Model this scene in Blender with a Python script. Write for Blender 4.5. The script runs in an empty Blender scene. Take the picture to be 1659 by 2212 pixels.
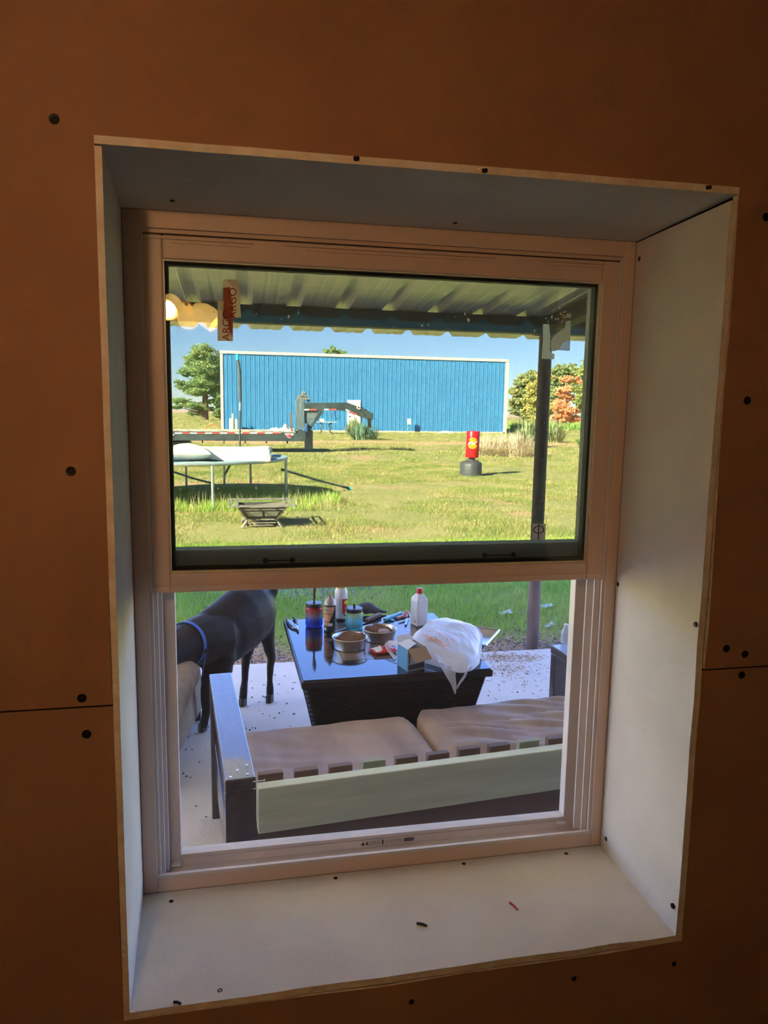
import bpy, bmesh, math, random
import numpy as np
from mathutils import Vector, Matrix, noise
random.seed(7)
rng = np.random.default_rng(7)
scene = bpy.context.scene
COL = scene.collection
PI = math.pi

# ------------------------------------------------------------------ camera
CAM = Vector((0.0, 0.0, 1.65))
YAW, PITCH, ROLL, FPX = 0.195145, 0.137508, -0.015288, 1555.0
def _axes():
    cy, sy, cp, sp = math.cos(YAW), math.sin(YAW), math.cos(PITCH), math.sin(PITCH)
    f = Vector((sy*cp, cy*cp, -sp)); r = Vector((cy, -sy, 0)); d = f.cross(r)
    cr, sr = math.cos(ROLL), math.sin(ROLL)
    return r*cr + d*sr, -r*sr + d*cr, f
AX_R, AX_D, AX_F = _axes()
cam_data = bpy.data.cameras.new('camera')
cam_data.sensor_fit = 'VERTICAL'; cam_data.sensor_height = 24.0
cam_data.lens = FPX*24.0/2212.0
cam_data.clip_start = 0.02; cam_data.clip_end = 2000
cam = bpy.data.objects.new('camera', cam_data); COL.objects.link(cam)
m = Matrix((AX_R, -AX_D, -AX_F)).transposed().to_4x4(); m.translation = CAM
cam.matrix_world = m
scene.camera = cam
def _ray(x, y):
    return AX_R*((x-829.5)/FPX) + AX_D*((y-1106)/FPX) + AX_F
def at(x, y, Y):
    d = _ray(x, y); return CAM + d*(Y/d.y)
def atz(x, y, z=0.0):
    d = _ray(x, y); return CAM + d*((z-CAM.z)/d.z)

# ------------------------------------------------------------------ sky, sun, exposure
SUN_EL = math.radians(30.0)
SUN_H = Vector((0.826, 0.563))           # horizontal travel of the light
world = bpy.data.worlds.new('sky'); scene.world = world
world.use_nodes = True
wn = world.node_tree; wn.nodes.clear()
sky = wn.nodes.new('ShaderNodeTexSky'); sky.sky_type = 'NISHITA'
sky.sun_disc = False; sky.sun_elevation = SUN_EL; sky.sun_rotation = math.atan2(-SUN_H.x, -SUN_H.y)
sky.altitude = 1000; sky.air_density = 1.0; sky.dust_density = 0.0; sky.ozone_density = 4.0
bg = wn.nodes.new('ShaderNodeBackground'); bg.inputs['Strength'].default_value = 0.19
wo = wn.nodes.new('ShaderNodeOutputWorld')
tint = wn.nodes.new('ShaderNodeMix'); tint.data_type = 'RGBA'; tint.blend_type = 'MULTIPLY'; tint.inputs[0].default_value = 1.0
tint.inputs[7].default_value = (0.97, 1.02, 1.42, 1)
wn.links.new(sky.outputs[0], tint.inputs[6]); wn.links.new(tint.outputs[2], bg.inputs['Color']); wn.links.new(bg.outputs[0], wo.inputs['Surface'])
sun_data = bpy.data.lights.new('sun', 'SUN'); sun_data.energy = 23.0; sun_data.angle = math.radians(0.6)
sun_data.color = (1.0, 0.93, 0.80)
sun = bpy.data.objects.new('sun', sun_data); COL.objects.link(sun)
sun.rotation_euler = Vector((SUN_H.x*math.cos(SUN_EL), SUN_H.y*math.cos(SUN_EL), -math.sin(SUN_EL))).to_track_quat('-Z', 'Y').to_euler()
sun.location = (-20, -14, 18)
scene.view_settings.view_transform = 'Standard'
try: scene.view_settings.look = 'None'
except Exception: pass
scene.view_settings.exposure = 2.0; scene.view_settings.gamma = 1.0
scene.view_settings.use_curve_mapping = False
scene.cycles.transparent_max_bounces = 24
scene.cycles.max_bounces = 10
scene.cycles.diffuse_bounces = 5
scene.cycles.sample_clamp_indirect = 6.0

# ------------------------------------------------------------------ materials
MATS = {}
def mat(name, col, rough=0.6, metal=0.0, col2=None, scale=8.0, detail=3.0, bump=0.0, bscale=None, spec=0.5,
        stretch=None, mixlo=0.35, mixhi=0.65, coat=0.0, island=0.0, emit=0.0, trans=0.0, alpha=1.0, ior=1.45):
    if name in MATS: return MATS[name]
    m = bpy.data.materials.new(name); m.use_nodes = True; MATS[name] = m
    nt = m.node_tree; b = nt.nodes['Principled BSDF']; L = nt.links
    b.inputs['Roughness'].default_value = rough; b.inputs['Metallic'].default_value = metal
    b.inputs['Specular IOR Level'].default_value = spec; b.inputs['Coat Weight'].default_value = coat
    b.inputs['IOR'].default_value = ior; b.inputs['Transmission Weight'].default_value = trans
    b.inputs['Alpha'].default_value = alpha
    c = (*col, 1.0)
    c2 = (*(col2 if col2 else tuple(min(1, v*0.86) for v in col)), 1.0)
    tc = nt.nodes.new('ShaderNodeTexCoord'); mp = nt.nodes.new('ShaderNodeMapping')
    L.new(tc.outputs['Object'], mp.inputs['Vector'])
    if stretch: mp.inputs['Scale'].default_value = stretch
    nz = nt.nodes.new('ShaderNodeTexNoise'); nz.inputs['Scale'].default_value = scale; nz.inputs['Detail'].default_value = detail
    L.new(mp.outputs[0], nz.inputs['Vector'])
    mr = nt.nodes.new('ShaderNodeMapRange'); mr.inputs[1].default_value = mixlo; mr.inputs[2].default_value = mixhi
    L.new(nz.outputs[0], mr.inputs[0])
    mx = nt.nodes.new('ShaderNodeMix'); mx.data_type = 'RGBA'
    mx.inputs[6].default_value = c2; mx.inputs[7].default_value = c
    L.new(mr.outputs[0], mx.inputs[0])
    out = mx.outputs[2]
    if island:
        g = nt.nodes.new('ShaderNodeNewGeometry'); h = nt.nodes.new('ShaderNodeHueSaturation')
        mr2 = nt.nodes.new('ShaderNodeMapRange'); mr2.inputs[3].default_value = 1-island; mr2.inputs[4].default_value = 1+island
        L.new(g.outputs['Random Per Island'], mr2.inputs[0]); L.new(mr2.outputs[0], h.inputs['Value'])
        L.new(out, h.inputs['Color']); out = h.outputs[0]
    L.new(out, b.inputs['Base Color'])
    if emit:
        L.new(out, b.inputs['Emission Color']); b.inputs['Emission Strength'].default_value = emit
    if bump:
        n2 = nt.nodes.new('ShaderNodeTexNoise'); n2.inputs['Scale'].default_value = bscale or scale*4; n2.inputs['Detail'].default_value = 4
        L.new(mp.outputs[0], n2.inputs['Vector'])
        bp = nt.nodes.new('ShaderNodeBump'); bp.inputs['Strength'].default_value = bump; bp.inputs['Distance'].default_value = 0.01
        L.new(n2.outputs[0], bp.inputs['Height']); L.new(bp.outputs[0], b.inputs['Normal'])
    return m
def nodes_of(m): return m.node_tree.nodes, m.node_tree.links
def glass_mat(name, tint, refl, rough=0.0, dust=0.0):
    m = bpy.data.materials.new(name); m.use_nodes = True; n, L = nodes_of(m); n.clear()
    t = n.new('ShaderNodeBsdfTransparent'); t.inputs[0].default_value = (*tint, 1)
    g = n.new('ShaderNodeBsdfGlossy'); g.inputs['Roughness'].default_value = rough
    f = n.new('ShaderNodeFresnel'); f.inputs['IOR'].default_value = 1.5
    mu = n.new('ShaderNodeMath'); mu.operation = 'MULTIPLY'; mu.inputs[1].default_value = refl
    mx = n.new('ShaderNodeMixShader'); o = n.new('ShaderNodeOutputMaterial')
    L.new(f.outputs[0], mu.inputs[0]); L.new(mu.outputs[0], mx.inputs[0])
    src = t.outputs[0]
    if dust:                                                   # thin even film of dust on the pane
        d = n.new('ShaderNodeBsdfTranslucent'); d.inputs[0].default_value = (0.9, 0.92, 0.88, 1)
        md = n.new('ShaderNodeMixShader'); md.inputs[0].default_value = dust
        L.new(t.outputs[0], md.inputs[1]); L.new(d.outputs[0], md.inputs[2]); src = md.outputs[0]
    L.new(src, mx.inputs[1]); L.new(g.outputs[0], mx.inputs[2]); L.new(mx.outputs[0], o.inputs['Surface'])
    MATS[name] = m; return m
def veil_mat(name, col, through, tint=(1, 1, 1), translucent=0.0, rough=0.5):
    """thin film or mesh: part of the light goes straight through"""
    m = bpy.data.materials.new(name); m.use_nodes = True; n, L = nodes_of(m); n.clear()
    t = n.new('ShaderNodeBsdfTransparent'); t.inputs[0].default_value = (*tint, 1)
    p = n.new('ShaderNodeBsdfPrincipled'); p.inputs['Base Color'].default_value = (*col, 1); p.inputs['Roughness'].default_value = rough
    last = p
    if translucent:
        tr = n.new('ShaderNodeBsdfTranslucent'); tr.inputs[0].default_value = (*col, 1)
        m2 = n.new('ShaderNodeMixShader'); m2.inputs[0].default_value = translucent
        L.new(p.outputs[0], m2.inputs[1]); L.new(tr.outputs[0], m2.inputs[2]); last = m2
    mx = n.new('ShaderNodeMixShader'); mx.inputs[0].default_value = through
    o = n.new('ShaderNodeOutputMaterial')
    L.new(last.outputs[0], mx.inputs[1]); L.new(t.outputs[0], mx.inputs[2]); L.new(mx.outputs[0], o.inputs['Surface'])
    MATS[name] = m; return m

# ------------------------------------------------------------------ mesh builder
class MB:
    def __init__(s): s.v = []; s.f = []; s.m = []
    def add(s, vs, fs, mi=0, M=None):
        o = len(s.v)
        s.v += [tuple(M @ Vector(p)) if M else tuple(p) for p in vs]
        s.f += [tuple(i+o for i in f) for f in fs]; s.m += [mi]*len(fs); return s
    def box(s, x0, x1, y0, y1, z0, z1, mi=0, M=None):
        vs = [(x, y, z) for z in (z0, z1) for y in (y0, y1) for x in (x0, x1)]
        return s.add(vs, [(0, 2, 3, 1), (4, 5, 7, 6), (0, 1, 5, 4), (2, 6, 7, 3), (0, 4, 6, 2), (1, 3, 7, 5)], mi, M)
    def hexa(s, a, b, mi=0, M=None):
        """two quads (lists of 4 points) joined into a solid"""
        n = len(a)
        return s.add(list(a)+list(b), [tuple(range(n))[::-1], tuple(range(n, 2*n))] + [(i, (i+1) % n, n+(i+1) % n, n+i) for i in range(n)], mi, M)
    def prism(s, pts, d, mi=0, M=None):
        d = Vector(d); return s.hexa([Vector(p) for p in pts], [Vector(p)+d for p in pts], mi, M)
    def beam(s, a, b, w, h, mi=0, up=(0, 0, 1)):
        a, b = Vector(a), Vector(b); t = (b-a).normalized(); u = Vector(up)
        if abs(t.dot(u)) > 0.98: u = Vector((0, 1, 0))
        r = t.cross(u).normalized(); u = r.cross(t)
        q = [r*(-w/2)+u*(-h/2), r*(w/2)+u*(-h/2), r*(w/2)+u*(h/2), r*(-w/2)+u*(h/2)]
        return s.hexa([a+k for k in q], [b+k for k in q], mi)
    def tube(s, path, rad, n=10, mi=0, caps=True, sx=1.0):
        path = [Vector(p) for p in path]; k = len(path)
        R = rad if hasattr(rad, '__len__') else [rad]*k
        o = len(s.v); ref = None
        for i, p in enumerate(path):
            t = (path[min(i+1, k-1)]-path[max(i-1, 0)]).normalized()
            if ref is None: ref = Vector((0, 0, 1)) if abs(t.z) < 0.9 else Vector((0, 1, 0))
            a = t.cross(ref)
            if a.length < 1e-4: a = t.orthogonal()
            a.normalize(); b = a.cross(t).normalized(); ref = b
            for j in range(n):
                an = 2*PI*j/n; s.v.append(tuple(p+a*(math.cos(an)*R[i]*sx)+b*(math.sin(an)*R[i])))
        for i in range(k-1):
            for j in range(n):
                s.f.append((o+i*n+j, o+i*n+(j+1) % n, o+(i+1)*n+(j+1) % n, o+(i+1)*n+j)); s.m.append(mi)
        if caps:
            s.f.append(tuple(o+j for j in range(n))[::-1]); s.m.append(mi)
            s.f.append(tuple(o+(k-1)*n+j for j in range(n))); s.m.append(mi)
        return s
    def lathe(s, prof, n=24, mi=0, c=(0, 0, 0), M=None, mis=None):
        o = []; fs = []; ms = []; k = len(prof)
        for r, z in prof:
            for j in range(n): o.append((c[0]+r*math.cos(2*PI*j/n), c[1]+r*math.sin(2*PI*j/n), c[2]+z))
        b = len(s.v); s.v += [tuple(M @ Vector(p)) if M else p for p in o]
        for i in range(k-1):
            for j in range(n):
                s.f.append((b+i*n+j, b+i*n+(j+1) % n, b+(i+1)*n+(j+1) % n, b+(i+1)*n+j)); s.m.append(mis[i] if mis else mi)
        if prof[0][0] > 1e-5: s.f.append(tuple(b+j for j in range(n))[::-1]); s.m.append(mis[0] if mis else mi)
        if prof[-1][0] > 1e-5: s.f.append(tuple(b+(k-1)*n+j for j in range(n))); s.m.append(mis[-1] if mis else mi)
        return s
    def ball(s, c, r, n=10, mi=0):
        rr = r if hasattr(r, '__len__') else (r, r, r)
        pr = [(math.sin(PI*i/n), -math.cos(PI*i/n)) for i in range(n+1)]
        M = Matrix.Translation(Vector(c)) @ Matrix.Diagonal((*rr, 1))
        pr[0] = (0.001, -1); pr[-1] = (0.001, 1)
        return s.lathe(pr, n*2, mi, M=M)
    def grid(s, fn, nu, nv, mi=0):
        o = len(s.v)
        for i in range(nu+1):
            for j in range(nv+1): s.v.append(tuple(fn(i/nu, j/nv)))
        for i in range(nu):
            for j in range(nv):
                a = o+i*(nv+1)+j; s.f.append((a, a+nv+1, a+nv+2, a+1)); s.m.append(mi)
        return s
    def text(s, body, O, U, V, size, mi=0, align='CENTER', spacing=1.0, shear=0.0, thick=0.0008, fn=None):
        cu = bpy.data.curves.new('lettering', 'FONT'); cu.body = body; cu.size = size; cu.align_x = align; cu.align_y = 'CENTER'
        cu.space_character = spacing; cu.shear = shear; cu.resolution_u = 3; cu.extrude = 0.0
        ob = bpy.data.objects.new('lettering', cu); COL.objects.link(ob)
        dg = bpy.context.evaluated_depsgraph_get(); me = bpy.data.meshes.new_from_object(ob.evaluated_get(dg))
        O, U, V = Vector(O), Vector(U).normalized(), Vector(V).normalized(); W = U.cross(V)
        vs = [(fn(p.co.x, p.co.y) if fn else O+U*p.co.x+V*p.co.y+W*thick) for p in me.vertices]
        s.add(vs, [tuple(p.vertices) for p in me.polygons], mi)
        bpy.data.objects.remove(ob); bpy.data.meshes.remove(me); bpy.data.curves.remove(cu)
        return s
    def build(s, name, mats, parent=None, smooth=False, bevel=0.0, seg=2, subsurf=0, origin=None, angle=35):
        """vertices are world coordinates unless the parent is given: then they are local to the parent"""
        mats = mats if isinstance(mats, (list, tuple)) else [mats]
        me = bpy.data.meshes.new(name)
        vs = s.v
        if parent is None:
            if origin is None:
                a = np.array(vs); origin = Vector(((a[:, 0].min()+a[:, 0].max())/2, (a[:, 1].min()+a[:, 1].max())/2, a[:, 2].min()))
            origin = Vector(origin); vs = [(x-origin.x, y-origin.y, z-origin.z) for x, y, z in vs]
        me.from_pydata(vs, [], s.f)
        for q in mats: me.materials.append(q)
        if len(mats) > 1: me.polygons.foreach_set('material_index', s.m)
        bm = bmesh.new(); bm.from_mesh(me); bmesh.ops.recalc_face_normals(bm, faces=bm.faces); bm.to_mesh(me); bm.free()
        if smooth: me.polygons.foreach_set('use_smooth', [True]*len(me.polygons))
        o = bpy.data.objects.new(name, me); COL.objects.link(o)
        if parent is None: o.location = origin
        else: o.parent = parent
        if bevel:
            b = o.modifiers.new('bevel', 'BEVEL'); b.width = bevel; b.segments = seg; b.limit_method = 'ANGLE'; b.angle_limit = math.radians(angle)
        if subsurf:
            q = o.modifiers.new('subdivision', 'SUBSURF'); q.levels = subsurf; q.render_levels = subsurf
        if smooth and not subsurf:
            try:
                me.set_sharp_from_angle(angle=math.radians(40))
            except Exception: pass
        return o
def np_mesh(name, V, F, mats, parent=None, kind=None, smooth=False, mi=None):
    """fast mesh from arrays: V (n,3), F (m,3 or 4)"""
    me = bpy.data.meshes.new(name); n, k = F.shape
    me.vertices.add(len(V)); me.vertices.foreach_set('co', np.asarray(V, np.float32).ravel())
    me.loops.add(n*k); me.loops.foreach_set('vertex_index', F.astype(np.int32).ravel())
    me.polygons.add(n); me.polygons.foreach_set('loop_start', np.arange(0, n*k, k, dtype=np.int32))
    try: me.polygons.foreach_set('loop_total', np.full(n, k, np.int32))
    except Exception: pass
    for q in (mats if isinstance(mats, (list, tuple)) else [mats]): me.materials.append(q)
    if mi is not None: me.polygons.foreach_set('material_index', mi.astype(np.int32))
    if smooth: me.polygons.foreach_set('use_smooth', np.ones(n, bool))
    me.update(calc_edges=True); me.validate()
    o = bpy.data.objects.new(name, me); COL.objects.link(o)
    if parent is not None: o.parent = parent
    if kind: o['kind'] = kind
    return o
def tag(o, label, cat, group=None, kind=None):
    o['label'] = label; o['category'] = cat
    if group: o['group'] = group
    if kind: o['kind'] = kind
    return o
def thing(name, label, cat, loc=(0, 0, 0), rz=0.0, group=None):
    o = bpy.data.objects.new(name, None); COL.objects.link(o); o.empty_display_size = 0.1
    o.location = loc; o.rotation_euler = (0, 0, rz); return tag(o, label, cat, group)
def struct(name, loc=(0, 0, 0)):
    o = bpy.data.objects.new(name, None); COL.objects.link(o); o.location = loc; o['kind'] = 'structure'; return o
def copy_part(o, parent, loc=None, rot=None):
    c = o.copy(); COL.objects.link(c); c.parent = parent
    if loc is not None: c.location = loc
    if rot is not None: c.rotation_euler = rot
    return c
def remeshed(mb, name, mats, parent, voxel, smooth=6, fac=0.5, label=None):
    """one continuous surface out of overlapping shapes"""
    o = mb.build(name, mats, parent=parent)
    r = o.modifiers.new('remesh', 'REMESH'); r.mode = 'VOXEL'; r.voxel_size = voxel; r.use_smooth_shade = True
    sm = o.modifiers.new('smooth', 'SMOOTH'); sm.iterations = smooth; sm.factor = fac
    dg = bpy.context.evaluated_depsgraph_get(); me = bpy.data.meshes.new_from_object(o.evaluated_get(dg))
    o.modifiers.clear(); old = o.data; o.data = me; bpy.data.meshes.remove(old); me.name = name
    me.polygons.foreach_set('use_smooth', [True]*len(me.polygons))
    if label: o['label'] = label
    return o
# ------------------------------------------------------------------ palette
DRYWALL = mat('drywall_paper', (0.40, 0.235, 0.150), 0.9, col2=(0.345, 0.197, 0.122), scale=3, bump=0.15, bscale=220, spec=0.1)
REVEAL = mat('reveal_board_paper', (0.70, 0.675, 0.61), 0.85, col2=(0.63, 0.60, 0.54), scale=6, bump=0.08, bscale=160, spec=0.15)
GYPSUM = mat('gypsum_edge', (0.92, 0.89, 0.82), 0.95, col2=(0.80, 0.70, 0.58), scale=30, bump=0.4, bscale=120, spec=0.05)
SEAMM = mat('joint_painted_shade', (0.03, 0.018, 0.01), 0.95)  # dark colour stands for the shadow inside the sheet joint
VINYL = mat('window_vinyl', (0.74, 0.58, 0.48), 0.38, scale=5, spec=0.4, col2=(0.71, 0.55, 0.46))
VINYLW = mat('window_vinyl_outer', (0.74, 0.70, 0.68), 0.38, scale=5, spec=0.4)
BLACK = mat('plain_black', (0.012, 0.011, 0.01), 0.6)
DARKGREY = mat('dark_seal', (0.05, 0.055, 0.045), 0.5)
GLASS = glass_mat('tinted_window_glass', (0.636, 0.646, 0.600), 1.3)
GLASSD = glass_mat('dusty_window_glass', (0.66, 0.67, 0.625), 1.3, dust=0.055)
CLEARG = veil_mat('clear_pane_side', (1, 1, 1), 1.0)
SCREEN = veil_mat('insect_screen_mesh', (0.25, 0.25, 0.27), 0.90)
SCREWM = mat('black_screw', (0.02, 0.02, 0.022), 0.5, metal=0.6)
CONC = mat('patio_concrete', (0.80, 0.765, 0.73), 0.8, col2=(0.71, 0.675, 0.64), scale=3, bump=0.25, bscale=90, spec=0.2)
ROOFM = mat('cream_roof_steel', (0.97, 0.89, 0.82), 0.40, metal=0.4, col2=(0.92, 0.83, 0.76), scale=1.2, stretch=(3, 0.4, 1))
BEAMM = mat('dark_beam_paint', (0.030, 0.020, 0.018), 0.6, col2=(0.05, 0.034, 0.03), scale=14, bump=0.2)
STONE = mat('house_render', (0.82, 0.80, 0.76), 0.9, scale=2)
DARKFLOOR = mat('room_floor_boards', (0.20, 0.14, 0.09), 0.7, scale=3)

# ------------------------------------------------------------------ the room
D = 1.010            # wall face
YF = 1.290           # window frame face
UP_L = [(203, 292), (209, 450), (215, 600), (230, 1000), (235, 1300), (243, 1522)]
LO_L = [(250, 1526), (250, 1700), (258, 2000), (268, 2205)]
TOP = [(203, 292), (340, 305), (500, 319), (700, 334), (900, 352), (1100, 370), (1250, 385), (1420, 392), (1597, 405)]
UP_R = [(1597, 405), (1577, 700), (1560, 900), (1545, 1150), (1532, 1350), (1522, 1440)]
LO_R = [(1513, 1443), (1500, 1640), (1487, 1850), (1472, 2032)]
BOT = [(268, 2205), (480, 2176), (700, 2147), (830, 2132), (1000, 2103), (1300, 2062), (1472, 2032)]
wall_front = struct('wall_front', (0, D, 0))
SEAM = 1.240
X0, X1, ZF, ZC = -2.3, 2.7, 0.0, 2.62
def w2(p):
    q = at(p[0], p[1], D); return (q.x, q.z)
def sheet(poly, name, label):
    mb = MB(); T = 0.0127
    def P(p, y): return (p[0], y, p[1])
    # front and back through triangulation
    n = len(poly)
    bm = bmesh.new()
    vs = [bm.verts.new((p[0], 0, p[1])) for p in poly]
    f = bm.faces.new(vs); f.normal_update(); ret = bmesh.ops.triangulate(bm, faces=[f], ngon_method='EAR_CLIP')
    bm.verts.index_update(); tris = [tuple(v.index for v in q.verts) for q in bm.faces]
    bm.free()
    mb.add([P(p, 0) for p in poly]+[P(p, T) for p in poly], tris+[tuple(i+n for i in t[::-1]) for t in tris])
    mb.m = [0]*len(mb.f)
    sides = [(i, (i+1) % n, n+(i+1) % n, n+i) for i in range(n)]
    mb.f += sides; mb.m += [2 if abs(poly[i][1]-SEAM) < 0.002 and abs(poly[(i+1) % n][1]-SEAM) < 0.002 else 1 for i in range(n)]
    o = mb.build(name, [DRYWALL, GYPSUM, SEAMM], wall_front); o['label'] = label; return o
up = [(X0, SEAM+0.0012)] + [w2(p) for p in UP_L[::-1]][0:0]
seamL = w2(UP_L[-1])[0]; seamR = w2(UP_R[-1])[0]
poly_up = [(X0, SEAM+0.0012), (seamL, SEAM+0.0012)] + [w2(p) for p in UP_L[::-1][1:]] + [w2(p) for p in TOP[1:]] + [w2(p) for p in UP_R[1:-1]] + [(seamR, SEAM+0.0012), (X1, SEAM+0.0012), (X1, ZC), (X0, ZC)]
poly_lo = [(X0, SEAM-0.0012), (X0, ZF), (X1, ZF), (X1, SEAM-0.0012), (w2(LO_R[0])[0], SEAM-0.0012)] + [w2(p) for p in LO_R[1:]] + [w2(p) for p in BOT[::-1][1:]] + [w2(p) for p in LO_L[::-1][1:-1]] + [(w2(LO_L[0])[0], SEAM-0.0012)]
sheet(poly_up, 'drywall_sheet', 'upper brown drywall sheet around the top of the opening')
sheet(poly_lo, 'drywall_sheet', 'lower brown drywall sheet below the horizontal joint')
# wall core behind the boards, with the hole for the window
FX0, FX1, FZ0, FZ1 = -0.190, 0.730, 0.7545, 1.974
mb = MB(); a, b = 0.016, 0.40
g_ = 0.0005
mb.box(X0, FX0-0.016, a, b, ZF, ZC).box(FX1+0.016, X1, a, b, ZF, ZC).box(FX0-0.016, FX1+0.016, a, b, ZF, FZ0-0.016).box(FX0-0.016, FX1+0.016, a, b, FZ1+0.016, ZC)
y0_ = YF-D+0.002                                              # packing between the rough opening and the frame
mb.box(FX0-0.016, FX0-g_, y0_, b, FZ0-0.016, FZ1+0.016).box(FX1+g_, FX1+0.016, y0_, b, FZ0-0.016, FZ1+0.016).box(FX0-g_, FX1+g_, y0_, b, FZ0-0.016, FZ0-g_).box(FX0-g_, FX1+g_, y0_, b, FZ1+g_, FZ1+0.016)
mb.build('wall_core', mat('dark_stud_wood', (0.06, 0.04, 0.025), 0.9), wall_front)
# reveal boards: from the cut edge back to the window frame
oTL, oTR, oBR, oBL = (w2(p) for p in ((203, 292), (1597, 405), (1472, 2032), (268, 2205)))
fTL, fTR, fBR, fBL = (FX0, FZ1), (FX1, FZ1), (FX1, FZ0), (FX0, FZ0)
T = 0.0127
def rboard(o0, o1, i0, i1, f0, f1, g0, g1, name, label, wob):
    """front outer edge o0-o1, front inner i0-i1, back inner f0-f1, back outer g0-g1 (all (x,z))"""
    mb = MB(); n = 14
    yb = YF-D
    rows = []
    for k in range(n+1):
        t = k/n; L = lambda p, q: (p[0]+(q[0]-p[0])*t, p[1]+(q[1]-p[1])*t)
        w = wob*(random.random()-0.5) if 0 < k < n else 0
        a, b, c, d = L(o0, o1), L(i0, i1), L(f0, f1), L(g0, g1)
        rows.append([(a[0], -0.0012+w, a[1]), (b[0], -0.0012+w, b[1]), (c[0], yb, c[1]), (d[0], yb, d[1])])
    vs = [p for r in rows for p in r]; fs = []; ms = []
    for k in range(n):
        q = 4*k
        for j in range(4):
            fs.append((q+j, q+(j+1) % 4, q+4+(j+1) % 4, q+4+j)); ms.append(1 if j == 0 else 0)
    fs += [(0, 1, 2, 3), (4*n, 4*n+1, 4*n+2, 4*n+3)]; ms += [1, 1]
    mb.v = vs; mb.f = fs; mb.m = ms
    o = mb.build(name, [REVEAL, GYPSUM], wall_front); o['label'] = label; return o
def sh(p, dx, dz): return (p[0]+dx, p[1]+dz)
e = 0.004
rboard(sh(oTL, 0, -T), sh(oBL, 0, T*0.6), sh(oTL, T*0.7, -T), sh(oBL, T*0.7, T), fTL, fBL, sh(fTL, -T, 0), sh(fBL, -T, 0), 'reveal_board', 'left side board of the window reveal', 0.003)
rboard(sh(oTR, -0.002, -T-0.006), sh(oBR, -0.001, T*0.9), sh(oTR, -T, -T-0.007), sh(oBR, -T, T), (fTR[0], fTR[1]-0.002), fBR, sh(fTR, T, 0), sh(fBR, T, 0), 'reveal_board', 'right side board of the window reveal', 0.003)
rboard(oTL, oTR, sh(oTL, 0, -T*0.8), sh(oTR, 0, -T*0.8), fTL, fTR, sh(fTL, 0, T), sh(fTR, 0, T), 'reveal_board', 'head board above the window', 0.003)
rboard(sh(oBL, 0, 0.001), sh(oBR, 0, 0.001), sh(oBL, 0, T), sh(oBR, 0, T), fBL, fBR, sh(fBL, 0, -T), sh(fBR, 0, -T), 'reveal_board', 'sill board below the window with scuffs', 0.004)
# screws
def screw(mb, c, nrm, r=0.0048):
    q = Vector(nrm).to_track_quat('Z', 'Y').to_matrix().to_4x4(); q.translation = Vector(c)
    mb.lathe([(0.001, 0.0004), (r*0.35, 0.0001), (r*0.4, 0.0006), (r*0.92, 0.0009), (r, 0.0003), (r, -0.004)], 14, M=q)
smesh = None
def put_screw(c, nrm, r=0.0048):
    global smesh
    q = Vector(nrm).to_track_quat('Z', 'Y').to_euler()
    if smesh is None:
        mb = MB(); screw(mb, (0, 0, 0), (0, 0, 1)); smesh = mb.build('screw', SCREWM, wall_front); o = smesh
    else:
        o = copy_part(smesh, wall_front)
    o.location = Vector(c)-Vector((0, D, 0)); o.rotation_euler = q; o.scale = (r/0.0048,)*3
for px in ((117, 257), (153, 1018), (177, 1508), (187, 1586), (1655, 469), (1614, 865), (1569, 1401), (1609, 1413), (1602, 1458), (1240, 2114), (889, 2164), (1456, 2082)):
    put_screw(at(px[0], px[1], D), (0, -1, 0), 0.0064 if px[1] < 1700 else 0.0046)
def on_reveal(px, a, b, c):
    """point where the pixel's ray meets the plane through a, b, c"""
    a, b, c = Vector(a), Vector(b), Vector(c); n = (b-a).cross(c-a).normalized(); d = _ray(*px)
    return CAM + d*((a-CAM).dot(n)/d.dot(n)), n
Vx = lambda p, y: Vector((p[0], y, p[1]))
RR = (Vx(sh(oTR, -T, -T), D), Vx(fTR, YF), Vx(fBR, YF))
RS = (Vx(sh(oBL, 0, T), D), Vx(fBL, YF), Vx(fBR, YF))
RH = (Vx(sh(oTL, 0, -T), D), Vx(fTL, YF), Vx(fTR, YF))
for px in ((1381, 559), (1335, 1262), (1502, 1349), (1309, 1812), (1452, 1957)):
    p, n = on_reveal(px, *RR); n = n if n.x < 0 else -n; put_screw(p, n, 0.0046)
for px in ((725, 1897), (1223, 1844), (475, 2140), (1021, 2063), (370, 1947), (1002, 1866)):
    p, n = on_reveal(px, *RS); n = n if n.z > 0 else -n; put_screw(p, n, 0.0042)
for px in ((770, 345), (1047, 371), (1531, 407), (372, 434), (983, 482)):
    p, n = on_reveal(px, *RH); n = n if n.z < 0 else -n; put_screw(p, n, 0.004)
# other room surfaces
YB = -3.2
w = struct('wall_left', (X0, 0, 0)); MB().box(-0.1, 0, YB, D, ZF, ZC).build('drywall_sheet', DRYWALL, w)
w = struct('wall_right', (X1, 0, 0)); MB().box(0, 0.1, YB, D, ZF, ZC).build('drywall_sheet', DRYWALL, w)
w = struct('wall_back', (0, YB, 0)); MB().box(X0-0.1, X1+0.1, -0.1, 0, ZF, ZC).build('drywall_sheet', DRYWALL, w)
o = MB().box(X0-0.1, X1+0.1, YB-0.1, D+0.4, ZF-0.1, ZF).build('floor', DARKFLOOR); o['kind'] = 'structure'
o = MB().box(X0-0.1, X1+0.1, YB-0.1, D+0.4, ZC, ZC+0.1).build('ceiling', DRYWALL); o['kind'] = 'structure'
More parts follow.
